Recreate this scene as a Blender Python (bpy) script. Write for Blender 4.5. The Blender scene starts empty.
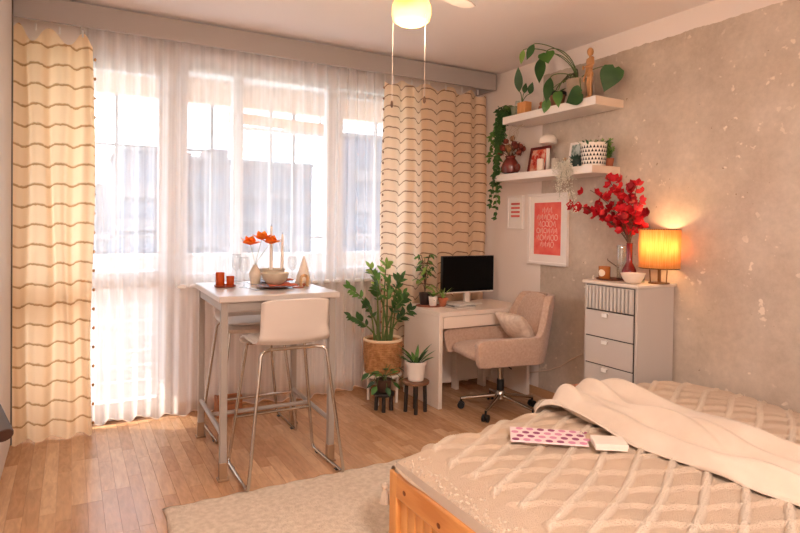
import bpy, bmesh, math, random
from math import pi, sin, cos, tan, sqrt, radians as R
from mathutils import Vector, Matrix, Quaternion
V = Vector
random.seed(7)
sc = bpy.context.scene
col = sc.collection

# ---------------------------------------------------------------- camera
FPX, YAW, PITCH, ROLL, PCX, PCY, CAMH = 588.7, .5091, .0143, .0131, 400., 233.8, 1.42
_F = V((sin(YAW), cos(YAW), 0)); _R = V((cos(YAW), -sin(YAW), 0)); _U = V((0, 0, 1))
CF = _F*cos(PITCH) - _U*sin(PITCH); _u2 = _U*cos(PITCH) + _F*sin(PITCH)
CR = _R*cos(ROLL) + _u2*sin(ROLL); CU = _u2*cos(ROLL) - _R*sin(ROLL)
CAM = V((0, 0, CAMH))
cd = bpy.data.cameras.new('camera'); cam = bpy.data.objects.new('camera', cd); col.objects.link(cam)
m = Matrix((CR, CU, -CF)).transposed().to_4x4(); m.translation = CAM
cam.matrix_world = m
cd.sensor_width = 36; cd.lens = FPX/800*36; cd.shift_x = 0; cd.shift_y = (PCY-266.5)/800
cd.clip_start = .02; cd.clip_end = 500
sc.camera = cam
def ray(x, y): return (x-PCX)/FPX*CR - (y-PCY)/FPX*CU + CF
def onz(x, y, z=0.): d = ray(x, y); return CAM + d*((z-CAMH)/d.z)
def onx(x, y, X): d = ray(x, y); return CAM + d*(X/d.x)
def ony(x, y, Y): d = ray(x, y); return CAM + d*(Y/d.y)

# ---------------------------------------------------------------- colour helpers
def lin(c):
    def g(u): return u/12.92 if u <= .04045 else ((u+.055)/1.055)**2.4
    return (g(c[0]/255), g(c[1]/255), g(c[2]/255), 1)

# ---------------------------------------------------------------- world, sun, exposure
W = bpy.data.worlds.new('world'); sc.world = W; W.use_nodes = True
wn = W.node_tree; wn.nodes.clear()
wo = wn.nodes.new('ShaderNodeOutputWorld'); wb = wn.nodes.new('ShaderNodeBackground')
wb.inputs[0].default_value = (.78, .89, 1.0, 1); wb.inputs[1].default_value = 3.7
wn.links.new(wb.outputs[0], wo.inputs[0])
def light(name, kind, loc, energy, color, **k):
    l = bpy.data.lights.new(name, kind); l.energy = energy; l.color = color
    for a, b in k.items(): setattr(l, a, b)
    o = bpy.data.objects.new(name, l); col.objects.link(o); o.location = loc
    return o
sun = light('sun', 'SUN', (-6, 12, 14), 5, (1, .86, .68), angle=R(.6))
sun.rotation_euler = V((.62, -.35, -.72)).to_track_quat('-Z', 'Y').to_euler()
# portal: tells the sampler where daylight enters (adds no light)
po = light('window_portal', 'AREA', (1.11, 4.83, 1.35), 1, (1, 1, 1), shape='RECTANGLE', size=3.02, size_y=2.5)
po.rotation_euler = (R(-90), 0, 0); po.data.cycles.is_portal = True
vs = sc.view_settings
vs.view_transform = 'Standard'; vs.look = 'None'; vs.gamma = 1; vs.exposure = 1.1; vs.use_curve_mapping = False
sc.cycles.use_denoising = True
sc.cycles.max_bounces = 10; sc.cycles.diffuse_bounces = 5; sc.cycles.glossy_bounces = 4
sc.cycles.transmission_bounces = 8; sc.cycles.transparent_max_bounces = 16
sc.cycles.sample_clamp_indirect = 8

# ---------------------------------------------------------------- materials
_M = {}
def mat(name, c, rough=.6, metal=0, c2=None, scale=8, bump=0, bscale=60, stretch=(1, 1, 1), spec=.4, trans=0, emit=None, coat=0, sheen=0, transl=0, detail=4, contrast=(.35, .65)):
    if name in _M: return _M[name]
    m = bpy.data.materials.new(name); m.use_nodes = True
    t = m.node_tree; n = t.nodes; L = t.links
    b = n['Principled BSDF']; out = n['Material Output']
    b.inputs['Base Color'].default_value = lin(c); b.inputs['Roughness'].default_value = rough
    b.inputs['Metallic'].default_value = metal; b.inputs['Specular IOR Level'].default_value = spec
    b.inputs['Transmission Weight'].default_value = trans; b.inputs['Coat Weight'].default_value = coat
    b.inputs['Sheen Weight'].default_value = sheen
    if emit:
        b.inputs['Emission Color'].default_value = lin(emit[0]); b.inputs['Emission Strength'].default_value = emit[1]
    tc = n.new('ShaderNodeTexCoord'); mp = n.new('ShaderNodeMapping'); mp.inputs['Scale'].default_value = stretch
    L.new(tc.outputs['Object'], mp.inputs['Vector'])
    colsock = None
    if c2 is not None:
        nz = n.new('ShaderNodeTexNoise'); nz.inputs['Scale'].default_value = scale; nz.inputs['Detail'].default_value = detail
        L.new(mp.outputs[0], nz.inputs['Vector'])
        cr = n.new('ShaderNodeValToRGB'); cr.color_ramp.elements[0].position = contrast[0]; cr.color_ramp.elements[1].position = contrast[1]
        cr.color_ramp.elements[0].color = lin(c); cr.color_ramp.elements[1].color = lin(c2)
        L.new(nz.outputs['Fac'], cr.inputs[0]); L.new(cr.outputs[0], b.inputs['Base Color']); colsock = cr.outputs[0]
    if bump:
        nb = n.new('ShaderNodeTexNoise'); nb.inputs['Scale'].default_value = bscale; nb.inputs['Detail'].default_value = 3
        L.new(mp.outputs[0], nb.inputs['Vector'])
        bp = n.new('ShaderNodeBump'); bp.inputs['Strength'].default_value = bump; bp.inputs['Distance'].default_value = .01
        L.new(nb.outputs['Fac'], bp.inputs['Height']); L.new(bp.outputs[0], b.inputs['Normal'])
    if transl:
        tl = n.new('ShaderNodeBsdfTranslucent'); tl.inputs[0].default_value = lin(c)
        if colsock: L.new(colsock, tl.inputs[0])
        mx = n.new('ShaderNodeMixShader'); mx.inputs[0].default_value = transl
        L.new(b.outputs[0], mx.inputs[1]); L.new(tl.outputs[0], mx.inputs[2]); L.new(mx.outputs[0], out.inputs['Surface'])
    _M[name] = m
    return m

def glass_mat(name, c=(255, 255, 255), alpha=.10, rough=.03):
    """thin clear glass: mostly transparent with a glossy film"""
    if name in _M: return _M[name]
    m = bpy.data.materials.new(name); m.use_nodes = True
    t = m.node_tree; n = t.nodes; L = t.links; n.remove(n['Principled BSDF']); out = n['Material Output']
    tr = n.new('ShaderNodeBsdfTransparent'); tr.inputs[0].default_value = lin(c)
    gl = n.new('ShaderNodeBsdfGlossy'); gl.inputs['Roughness'].default_value = rough
    mx = n.new('ShaderNodeMixShader'); mx.inputs[0].default_value = alpha
    L.new(tr.outputs[0], mx.inputs[1]); L.new(gl.outputs[0], mx.inputs[2]); L.new(mx.outputs[0], out.inputs['Surface'])
    _M[name] = m
    return m

# ---------------------------------------------------------------- mesh builder
class MB:
    def __init__(s): s.v = []; s.f = []; s.attr = None
    def add(s, vs, fs):
        o = len(s.v); s.v += [tuple(p) for p in vs]; s.f += [tuple(i+o for i in q) for q in fs]; return s
    def box(s, x0, y0, z0, x1, y1, z1):
        return s.add([(x0,y0,z0),(x1,y0,z0),(x1,y1,z0),(x0,y1,z0),(x0,y0,z1),(x1,y0,z1),(x1,y1,z1),(x0,y1,z1)],
                     [(0,3,2,1),(4,5,6,7),(0,1,5,4),(1,2,6,5),(2,3,7,6),(3,0,4,7)])
    def obox(s, c, size, M):
        hx, hy, hz = size[0]/2, size[1]/2, size[2]/2; c = V(c)
        P = [c + M @ V(p) for p in [(-hx,-hy,-hz),(hx,-hy,-hz),(hx,hy,-hz),(-hx,hy,-hz),(-hx,-hy,hz),(hx,-hy,hz),(hx,hy,hz),(-hx,hy,hz)]]
        return s.add(P, [(0,3,2,1),(4,5,6,7),(0,1,5,4),(1,2,6,5),(2,3,7,6),(3,0,4,7)])
    def tube(s, pts, r, seg=8, closed=False):
        pts = [V(p) for p in pts]; n = len(pts); rr = r if isinstance(r, (list, tuple)) else [r]*n
        T = []
        for i in range(n):
            a = pts[(i-1) % n] if (closed or i > 0) else pts[i]; b = pts[(i+1) % n] if (closed or i < n-1) else pts[i]
            d = b-a; T.append(d.normalized() if d.length > 1e-9 else V((0, 0, 1)))
        up = V((0, 0, 1)) if abs(T[0].z) < .9 else V((1, 0, 0))
        N = (up - T[0]*up.dot(T[0])).normalized(); vs = []
        for i in range(n):
            N = N - T[i]*N.dot(T[i])
            N = N.normalized() if N.length > 1e-6 else T[i].orthogonal().normalized()
            B = T[i].cross(N)
            for k in range(seg):
                a = 2*pi*k/seg; vs.append(pts[i] + (N*cos(a) + B*sin(a))*rr[i])
        fs = []
        for i in range(n if closed else n-1):
            j = (i+1) % n
            for k in range(seg):
                l = (k+1) % seg; fs.append((i*seg+k, i*seg+l, j*seg+l, j*seg+k))
        if not closed:
            fs.append(tuple(range(seg))[::-1]); fs.append(tuple((n-1)*seg+k for k in range(seg)))
        return s.add(vs, fs)
    def lathe(s, prof, seg=24, c=(0, 0, 0), cap0=True, cap1=True, sx=1, sy=1):
        vs = []; fs = []; c = V(c)
        for r, z in prof:
            for k in range(seg):
                a = 2*pi*k/seg; vs.append((c.x+r*cos(a)*sx, c.y+r*sin(a)*sy, c.z+z))
        for i in range(len(prof)-1):
            for k in range(seg):
                l = (k+1) % seg; fs.append((i*seg+k, i*seg+l, (i+1)*seg+l, (i+1)*seg+k))
        if cap0: fs.append(tuple(range(seg))[::-1])
        if cap1: fs.append(tuple((len(prof)-1)*seg+k for k in range(seg)))
        return s.add(vs, fs)
    def ball(s, c, r, seg=12, rings=8, M=None):
        c = V(c); r = V(r) if not isinstance(r, (int, float)) else V((r, r, r)); vs = []; fs = []
        for i in range(rings+1):
            t = pi*i/rings
            for k in range(seg):
                a = 2*pi*k/seg; p = V((r.x*sin(t)*cos(a), r.y*sin(t)*sin(a), -r.z*cos(t)))
                vs.append(c + (M @ p if M else p))
        for i in range(rings):
            for k in range(seg):
                l = (k+1) % seg; fs.append((i*seg+k, i*seg+l, (i+1)*seg+l, (i+1)*seg+k))
        return s.add(vs, fs)
    def pad(s, c, size, M=None, e=.35, seg=28, rings=14):
        """puffy cushion / rounded block (superellipsoid)"""
        c = V(c); vs = []; fs = []
        def g(u, p): return math.copysign(abs(u)**p, u)
        for i in range(rings+1):
            t = -pi/2 + pi*i/rings
            for k in range(seg):
                a = 2*pi*k/seg
                p = V((size[0]/2*g(cos(t), .8)*g(cos(a), e), size[1]/2*g(cos(t), .8)*g(sin(a), e), size[2]/2*g(sin(t), .9)))
                vs.append(c + (M @ p if M else p))
        for i in range(rings):
            for k in range(seg):
                l = (k+1) % seg; fs.append((i*seg+k, i*seg+l, (i+1)*seg+l, (i+1)*seg+k))
        return s.add(vs, fs)
    def grid(s, nu, nv, fn, closeu=False):
        vs = [fn(i/(nu if closeu else nu-1), j/(nv-1)) for j in range(nv) for i in range(nu)]; fs = []
        for j in range(nv-1):
            for i in range(nu if closeu else nu-1):
                k = (i+1) % nu; fs.append((j*nu+i, j*nu+k, (j+1)*nu+k, (j+1)*nu+i))
        return s.add(vs, fs)
    def prism(s, poly, z0, z1, M=None, c=(0, 0, 0)):
        n = len(poly); c = V(c); vs = [V((p[0], p[1], z)) for z in (z0, z1) for p in poly]
        vs = [c + (M @ p if M else p) for p in vs]
        fs = [tuple(range(n))[::-1], tuple(range(n, 2*n))] + [(i, (i+1) % n, n+(i+1) % n, n+i) for i in range(n)]
        return s.add(vs, fs)
    def leaf(s, base, d, up, length, width, curl=.3, heart=False, n=6, fold=.15):
        base = V(base); d = V(d).normalized(); up = V(up); up = (up - d*up.dot(d))
        up = up.normalized() if up.length > 1e-5 else d.orthogonal().normalized()
        side = d.cross(up); vs = []; fs = []
        for i in range(n+1):
            t = i/n
            w = (sin(pi*min(1, (t+.12)/1.12)**.65)*(1-t*.15) if heart else sin(pi*t**.8))*width/2
            if i == 0: w = width*.12 if heart else width*.04
            if i == n: w = width*.01
            back = length*.10*(1-min(1, t*5)) if heart else 0
            p = base + d*length*t*(1-.15*curl*t) - up*(curl*length*t*t*.6)
            vs += [p + side*w + up*w*fold - d*back, p, p - side*w + up*w*fold - d*back]
        for i in range(n):
            a = i*3; fs += [(a, a+1, a+4, a+3), (a+1, a+2, a+5, a+4)]
        return s.add(vs, fs)
    def mesh(s, name, smooth=45):
        me = bpy.data.meshes.new(name); me.from_pydata(s.v, [], s.f)
        bm = bmesh.new(); bm.from_mesh(me); bmesh.ops.recalc_face_normals(bm, faces=bm.faces); bm.to_mesh(me); bm.free()
        if smooth:
            me.polygons.foreach_set('use_smooth', [True]*len(me.polygons))
            try: me.set_sharp_from_angle(angle=R(smooth))
            except Exception: pass
        return me
    def build(s, name, ma, parent=None, smooth=45, bevel=0, bseg=2, solid=0, sub=0, loc=None, rot=None):
        me = s.mesh(name, smooth); me.materials.append(ma)
        if s.attr:
            at = me.attributes.new('row', 'FLOAT', 'POINT'); at.data.foreach_set('value', s.attr)
        return link(name, me, parent, bevel, bseg, solid, sub, loc, rot)
def link(name, me, parent=None, bevel=0, bseg=2, solid=0, sub=0, loc=None, rot=None):
    o = bpy.data.objects.new(name, me); col.objects.link(o)
    if parent: o.parent = parent
    if loc is not None: o.location = loc
    if rot is not None: o.rotation_euler = rot
    if solid: q = o.modifiers.new('solid', 'SOLIDIFY'); q.thickness = solid; q.offset = 0
    if bevel:
        q = o.modifiers.new('bevel', 'BEVEL'); q.width = bevel; q.segments = bseg; q.limit_method = 'ANGLE'; q.angle_limit = R(40)
    if sub: q = o.modifiers.new('sub', 'SUBSURF'); q.levels = sub; q.render_levels = sub
    return o
def tag(o, label, cat, group=None):
    o['label'] = label; o['category'] = cat
    if group: o['group'] = group
    return o
def thing(name, label, cat, loc=(0, 0, 0), rz=0, group=None):
    o = bpy.data.objects.new(name, None); col.objects.link(o); o.empty_display_size = .05
    o.location = loc; o.rotation_euler = (0, 0, rz)
    return tag(o, label, cat, group)
def struct(o): o['kind'] = 'structure'; return o
def copy_tree(o, parent=None):
    c = o.copy(); col.objects.link(c); c.parent = parent
    for ch in [x for x in bpy.data.objects if x.parent == o]: copy_tree(ch, c)
    return c
def bz(p0, p1, p2, p3, n=12):
    p0, p1, p2, p3 = V(p0), V(p1), V(p2), V(p3)
    return [p0*(1-t)**3 + p1*3*t*(1-t)**2 + p2*3*t*t*(1-t) + p3*t**3 for t in (i/n for i in range(n+1))]
def fillet(pts, r=.03, n=5):
    pts = [V(p) for p in pts]; o = [pts[0]]
    for i in range(1, len(pts)-1):
        a, b, c = pts[i-1], pts[i], pts[i+1]
        d1 = (a-b); d2 = (c-b); k = min(r, d1.length*.45, d2.length*.45)
        q0 = b + d1.normalized()*k; q2 = b + d2.normalized()*k
        o += [q0*(1-t)**2 + b*2*t*(1-t) + q2*t*t for t in (j/n for j in range(n+1))]
    return o + [pts[-1]]

# ================================================================ THE ROOM
XW, YW, ZC = 3.45, 4.62, 2.83          # right wall, window wall, ceiling
white = mat('white_paint', (236, 224, 217), .75, bump=.05, bscale=90)
ceil_m = mat('ceiling_paint', (235, 224, 219), .9)
pvc = mat('white_pvc', (238, 234, 232), .35)
hand_m = mat('brushed_steel', (200, 196, 190), .3, metal=1)
chrome = mat('chrome', (190, 182, 172), .18, metal=1)
black_p = mat('black_plastic', (22, 21, 21), .45)

# floor: base slab with a plank material, real planks where one can tell them apart
def plank_mat():
    m = bpy.data.materials.new('laminate'); m.use_nodes = True; t = m.node_tree; n = t.nodes; L = t.links; b = n['Principled BSDF']
    tc = n.new('ShaderNodeTexCoord'); oi = n.new('ShaderNodeObjectInfo')
    mp = n.new('ShaderNodeMapping'); mp.inputs['Scale'].default_value = (16, 1.6, 8)
    ad = n.new('ShaderNodeVectorMath'); ad.operation = 'MULTIPLY_ADD'
    cmb = n.new('ShaderNodeCombineXYZ')
    for i in range(3): L.new(oi.outputs['Random'], cmb.inputs[i])
    ad.inputs[1].default_value = (37, 53, 11); L.new(cmb.outputs[0], ad.inputs[0]); L.new(tc.outputs['Object'], ad.inputs[2])
    L.new(ad.outputs[0], mp.inputs['Vector'])
    nz = n.new('ShaderNodeTexNoise'); nz.inputs['Scale'].default_value = 3; nz.inputs['Detail'].default_value = 6; nz.inputs['Distortion'].default_value = .6
    L.new(mp.outputs[0], nz.inputs['Vector'])
    r1 = n.new('ShaderNodeValToRGB'); e = r1.color_ramp.elements
    e[0].position = 0; e[0].color = lin((186, 140, 104)); e[1].position = 1; e[1].color = lin((214, 174, 138))
    k = r1.color_ramp.elements.new(.5); k.color = lin((200, 156, 118))
    L.new(oi.outputs['Random'], r1.inputs[0])
    r2 = n.new('ShaderNodeValToRGB'); r2.color_ramp.elements[0].position = .3; r2.color_ramp.elements[1].position = .7
    r2.color_ramp.elements[0].color = (.72, .67, .62, 1); r2.color_ramp.elements[1].color = (1.08, 1.05, 1.0, 1)
    L.new(nz.outputs['Fac'], r2.inputs[0])
    mx = n.new('ShaderNodeMix'); mx.data_type = 'RGBA'; mx.blend_type = 'MULTIPLY'; mx.inputs[0].default_value = .75
    L.new(r1.outputs[0], mx.inputs[6]); L.new(r2.outputs[0], mx.inputs[7]); L.new(mx.outputs[2], b.inputs['Base Color'])
    b.inputs['Roughness'].default_value = .26; b.inputs['Specular IOR Level'].default_value = .5
    return m
lam = plank_mat()
base_m = mat('floor_joint', (120, 80, 52), .5, c2=(165, 118, 80), scale=4, stretch=(14, 1, 1))
floor = struct(MB().box(-1.0, -1.6, -.12, XW, YW+.2, -.004).build('floor', base_m))
pw = .0685; pmesh = MB().box(-.5*(pw-.0012), -.5, -.012, .5*(pw-.0012), .5, 0).mesh('plank', 0); pmesh.materials.append(lam)
rnd = random.Random(3)
x = -.335 + pw/2
while x < 3.42:
    y0 = 1.95 if x < .42 else (2.95 if x < 2.6 else 3.05)
    y = y0 - rnd.random()*.3; end = 4.6
    while y < end:
        l = rnd.choice((.42, .5, .62)); l = min(l, end-y)
        if l > .05:
            p = link('plank', pmesh, floor, loc=(x, y+l/2, 0)); p.scale = (1, l-.0015, 1)
        y += l
    x += pw

ceiling = struct(MB().box(-1.0, -1.6, ZC, XW, YW+.2, ZC+.15).build('ceiling', ceil_m))
struct(MB().box(-1.0, -1.75, 0, XW, -1.6, ZC).build('wall_back', white))
struct(MB().box(-1.15, -1.75, 0, -1.0, YW+.2, ZC).build('wall_left', white))

def plaster_mat():
    """bare plaster below the white strip and in front of the painted corner"""
    m = bpy.data.materials.new('bare_plaster'); m.use_nodes = True; t = m.node_tree; n = t.nodes; L = t.links; b = n['Principled BSDF']
    tc = n.new('ShaderNodeTexCoord'); O = tc.outputs['Object']
    def noise(s, d=6, rough=.6, off=0):
        q = n.new('ShaderNodeTexNoise'); q.inputs['Scale'].default_value = s; q.inputs['Detail'].default_value = d; q.inputs['Roughness'].default_value = rough
        if off:
            v = n.new('ShaderNodeVectorMath'); v.operation = 'ADD'; v.inputs[1].default_value = (off, off, off); L.new(O, v.inputs[0]); L.new(v.outputs[0], q.inputs['Vector'])
        else: L.new(O, q.inputs['Vector'])
        return q.outputs['Fac']
    def ramp(s, stops):
        q = n.new('ShaderNodeValToRGB'); e = q.color_ramp.elements
        e[0].position, e[0].color = stops[0]; e[1].position, e[1].color = stops[-1]
        for p, c in stops[1:-1]: k = e.new(p); k.color = c
        L.new(s, q.inputs[0]); return q.outputs[0]
    def mix(f, a, c, blend='MIX'):
        q = n.new('ShaderNodeMix'); q.data_type = 'RGBA'; q.blend_type = blend
        for i, s in ((0, f), (6, a), (7, c)):
            if hasattr(s, 'links'): L.new(s, q.inputs[i])
            else: q.inputs[i].default_value = s
        return q.outputs[2]
    def math_(op, a, c, d=None):
        q = n.new('ShaderNodeMath'); q.operation = op; q.use_clamp = False
        for i, s in enumerate((a, c, d)):
            if s is None: continue
            if hasattr(s, 'links'): L.new(s, q.inputs[i])
            else: q.inputs[i].default_value = s
        return q.outputs[0]
    sp = n.new('ShaderNodeSeparateXYZ'); L.new(O, sp.inputs[0])
    big = ramp(noise(1.6, 8, .65), [(.3, lin((182, 164, 147))), (.5, lin((199, 182, 165))), (.7, lin((214, 199, 184)))])
    fine = ramp(noise(22, 8, .7, 5), [(.3, (.86, .85, .84, 1)), (.7, (1.06, 1.05, 1.04, 1))])
    base = mix(.8, big, fine, 'MULTIPLY')
    fleck = ramp(noise(19, 2, .5, 9), [(.655, (0, 0, 0, 1)), (.70, (1, 1, 1, 1))])
    fleckm = math_('MULTIPLY', fleck, ramp(noise(2.3, 3, .5, 3), [(.48, (0, 0, 0, 1)), (.6, (1, 1, 1, 1))]))
    base = mix(fleckm, base, lin((226, 210, 192)))
    dark = ramp(noise(31, 2, .5, 21), [(.73, (0, 0, 0, 1)), (.78, (1, 1, 1, 1))])
    base = mix(math_('MULTIPLY', dark, .7), base, lin((128, 104, 86)))
    wob = math_('MULTIPLY', math_('SUBTRACT', noise(11, 3, .6, 2), .5), .035)
    z = math_('ADD', sp.outputs['Z'], wob); y = math_('ADD', sp.outputs['Y'], math_('MULTIPLY', wob, .25))
    f1 = math_('LESS_THAN', z, 2.692); f2 = math_('LESS_THAN', y, 3.748)
    fac = math_('MULTIPLY', f1, f2)
    c = mix(fac, lin((236, 222, 212)), base)
    L.new(c, b.inputs['Base Color']); b.inputs['Roughness'].default_value = .8; b.inputs['Specular IOR Level'].default_value = .25
    bp = n.new('ShaderNodeBump'); bp.inputs['Strength'].default_value = .12; bp.inputs['Distance'].default_value = .015
    L.new(math_('ADD', math_('MULTIPLY', fac, noise(9, 8, .7)), math_('MULTIPLY', fleckm, .4)), bp.inputs['Height']); L.new(bp.outputs[0], b.inputs['Normal'])
    return m
struct(MB().box(XW, -1.75, 0, XW+.15, YW+.2, ZC).build('wall_right', plaster_mat()))
# window wall with the door and window opening
ww = MB()
ww.box(-1.0, YW, 0, -.40, YW+.2, ZC); ww.box(2.62, YW, 0, XW, YW+.2, ZC); ww.box(-.40, YW, 2.62, 2.62, YW+.2, ZC); ww.box(.66, YW, 0, 2.62, YW+.2, .97)
struct(ww.build('wall_window', white))
bb = MB().box(.70, YW-.018, 0, 3.43, YW-.001, .075)
struct(bb.build('baseboard_window', mat('baseboard_wood', (196, 150, 108), .5), bevel=.004))
struct(MB().box(XW-.016, .2, 0, XW-.0005, YW-.03, .07).build('baseboard_right', mat('baseboard_wood', (196, 150, 108), .5), bevel=.004))

# balcony door and windows
pane_m = glass_mat('window_glass', (250, 252, 255), .06)
def frame(mb, x0, x1, z0, z1, w, y0, y1):
    mb.box(x0, y0, z0, x1, y1, z0+w); mb.box(x0, y0, z1-w, x1, y1, z1)
    mb.box(x0, y0, z0+w, x0+w, y1, z1-w); mb.box(x1-w, y0, z0+w, x1, y1, z1-w)
def empty(name, loc):
    o = bpy.data.objects.new(name, None); col.objects.link(o); o.location = loc; return o
d1 = struct(empty('door_1', (0, 0, 0)))
f = MB(); frame(f, -.40, .69, .0, 2.62, .045, YW+.02, YW+.11); f.build('door_frame', pvc, d1, bevel=.005)
f = MB(); frame(f, -.355, .645, .045, 2.575, .09, YW+.0, YW+.075); f.box(-.265, YW, .945, .555, YW+.075, 1.065); f.build('door_leaf', pvc, d1, bevel=.006)
MB().box(-.265, YW+.03, 1.065, .555, YW+.045, 2.485).build('pane', pane_m, d1)
MB().box(-.265, YW+.03, .135, .555, YW+.045, .945).build('pane', pane_m, d1)
h = MB(); h.box(.59, YW-.012, 1.0, .62, YW, 1.13); h.tube(fillet([(.605, YW-.01, 1.08), (.605, YW-.045, 1.08), (.605, YW-.045, .97)], .012), .009); h.build('door_handle', pvc, d1)
w1 = struct(empty('window_1', (0, 0, 0)))
f = MB(); frame(f, .69, 1.93, .97, 2.62, .04, YW+.02, YW+.11); f.build('window_frame', pvc, w1, bevel=.005)
f = MB(); frame(f, .72, 1.125, 1.0, 2.59, .035, YW, YW+.075); f.build('sash', pvc, w1, bevel=.005)
f = MB(); frame(f, 1.135, 1.90, 1.0, 2.59, .035, YW, YW+.075); f.build('sash', pvc, w1, bevel=.005)
MB().box(.755, YW+.03, 1.035, 1.09, YW+.045, 2.555).build('pane', pane_m, w1)
MB().box(1.17, YW+.03, 1.035, 1.865, YW+.045, 2.555).build('pane', pane_m, w1)
h = MB(); h.box(1.12, YW-.012, 1.6, 1.14, YW, 1.70); h.tube(fillet([(1.13, YW-.01, 1.66), (1.13, YW-.04, 1.66), (1.13, YW-.04, 1.55)], .012), .008); h.build('window_handle', pvc, w1)
w2 = struct(empty('window_2', (0, 0, 0)))
f = MB(); frame(f, 1.93, 2.62, .97, 2.62, .04, YW+.02, YW+.11); f.build('window_frame', pvc, w2, bevel=.005)
f = MB(); frame(f, 1.96, 2.60, 1.0, 2.56, .055, YW, YW+.075); f.build('sash', pvc, w2, bevel=.005)
MB().box(2.015, YW+.03, 1.055, 2.545, YW+.045, 2.505).build('pane', pane_m, w2)
struct(MB().box(.67, YW-.11, .94, 2.64, YW-.002, .965).build('trim_1', pvc, bevel=.006))   # inner window sill

# cornice box over the curtains
cm = mat('cornice_paint', (168, 158, 152), .6)
vl = thing('curtain_cornice', 'long pale grey cornice box above the curtains along the window wall', 'cornice', (1.5, 4.31, 2.66))
MB().box(-1.86, 0, .008, 1.90, .022, .158).build('front_board', cm, vl, bevel=.003)
MB().box(1.878, .022, .008, 1.90, .29, .158).build('end_board', cm, vl, bevel=.003)
MB().box(-1.86, .05, .10, 1.87, .29, .118).build('track_board', cm, vl)
for y in (.105, .20): MB().box(-1.85, y, .085, 1.86, y+.018, .10).build('curtain_track', pvc, vl)

# ---------------------------------------------------------------- balcony and what lies beyond it
conc = mat('balcony_render', (216, 204, 196), .85, c2=(204, 190, 180), scale=5)
beamm = mat('balcony_beam', (232, 205, 182), .8)
struct(MB().box(-1.6, YW+.2, -.2, 4.4, 6.05, -.03).build('balcony_floor', mat('balcony_tile', (206, 190, 178), .6)))
struct(MB().box(-1.6, 5.84, -.03, 4.4, 5.96, 1.12).build('balcony_parapet', conc))
struct(MB().box(-1.6, YW+.2, 2.78, 4.4, 6.15, 2.95).build('balcony_slab', conc))
struct(MB().box(-1.6, 5.84, 2.56, 4.4, 5.98, 2.78).build('balcony_beam', beamm))
struct(MB().box(3.5, YW+.2, -.03, 3.65, 5.84, 2.78).build('balcony_side_wall', conc))
rl = thing('balcony_railing', 'metal handrail on thin posts above the balcony parapet', 'railing', (1.2, 5.93, 1.12))
railm = mat('railing_grey', (120, 114, 114), .5)
MB().tube([(-2.7, 0, .16), (3.0, 0, .16)], .016).build('handrail', railm, rl)
for i in range(7): MB().tube([(-2.6+.92*i, 0, 0), (-2.6+.92*i, 0, .16)], .010).build('post', railm, rl)
aw = thing('rolled_awning', 'rolled peach awning hanging under the balcony beam', 'awning', (1.75, 5.7, 2.30))
MB().tube([(-.45, 0, .13), (.55, 0, .10)], .055, 14).build('awning_roll', mat('awning_cloth', (240, 208, 180), .8, transl=.3), aw)
for x in (-.40, .48): MB().tube([(x, 0, .12), (x, .02, .48)], .010).build('hanger', pvc, aw)
MB().box(-.46, -.012, .02, .56, .012, .055).build('awning_bar', pvc, aw)
gl = thing('balcony_glazing', 'thin grey glazing posts standing on the balcony parapet', 'glazing', (1.2, 5.87, 1.12))
for x in (-1.9, -.85, -.02, .56, .80, 1.75): MB().box(x-.013, -.022, 0, x+.013, .022, 1.44).build('glazing_post', railm, gl)
for x0, x1 in ((-1.9, -.85), (-.85, -.02)): MB().box(x0+.013, -.015, .98, x1-.013, .015, 1.0).build('glazing_bar', railm, gl)
# a white folded drying rack leans by the left end of the balcony
dr = thing('drying_rack', 'white folding laundry rack on the balcony behind the door', 'rack', (.42, 5.3, -.03))
for s in (-1, 1): MB().tube([(s*.28, -.12, 0), (s*.28, .12, .78)], .012).build('side_bar', pvc, dr)
for i in range(6): t = .2+.15*i; MB().tube([(-.28, -.12+.24*t, .78*t), (.28, -.12+.24*t, .78*t)], .006).build('rung', pvc, dr)

def building(name, label, x0, x1, ytop, Y, cols, rows, c, depth=14, steps=()):
    a = ony(x0, 200, Y); b = ony(x1, 200, Y); zt = ony((x0+x1)/2, ytop, Y).z
    root = thing(name, label, 'building', (a.x, Y, -16)); w = b.x-a.x; hgt = zt+16
    MB().box(0, 0, 0, w, depth, hgt).build('wall', c, root)
    MB().box(-.2, -.2, hgt, w+.2, depth+.2, hgt+.4).build('roof', mat('far_roof', (90, 84, 84), .9), root)
    for (u0, u1, k) in steps: MB().box(u0*w, 1, hgt, u1*w, 7, hgt+k).build('roof_house', c, root)
    wm = MB().box(-.75, -.06, -.8, .75, .3, .8).mesh('window', 0); wm.materials.append(mat('far_window', (48, 54, 66), .3))
    bm_ = MB().box(-1.5, -.9, -.5, 1.5, .1, .5).mesh('balcony', 0); bm_.materials.append(mat('far_balcony', (84, 78, 80), .8))
    for r in range(rows):
        for q in range(cols):
            X = w*(q+.5)/cols; Z = hgt-2.4-3.0*r
            link('window', wm, root, loc=(X, 0, Z))
            if q % 3 == 1: link('balcony', bm_, root, loc=(X, 0, Z-1.3))
    return root
far1 = mat('far_grey', (66, 66, 74), .9); far2 = mat('far_rose', (76, 64, 66), .9); far3 = mat('far_lilac', (70, 72, 82), .9)
building('apartment_block', 'grey apartment block with flat roof seen through the balcony door', 119, 172, 151, 58, 5, 9, far1)
building('apartment_block', 'long rosy apartment block with stepped roof seen through the wide window', 178, 312, 163, 72, 9, 8, far2, steps=((.0, .10, .9), (.22, .36, 1.6)))
building('apartment_block', 'lilac grey apartment block seen through the narrow window beside the striped curtain', 346, 440, 141, 52, 7, 9, far3, depth=4)
building('apartment_block', 'low distant apartment block beside the grey one behind the balcony door', 60, 122, 186, 90, 7, 5, far1)
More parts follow.
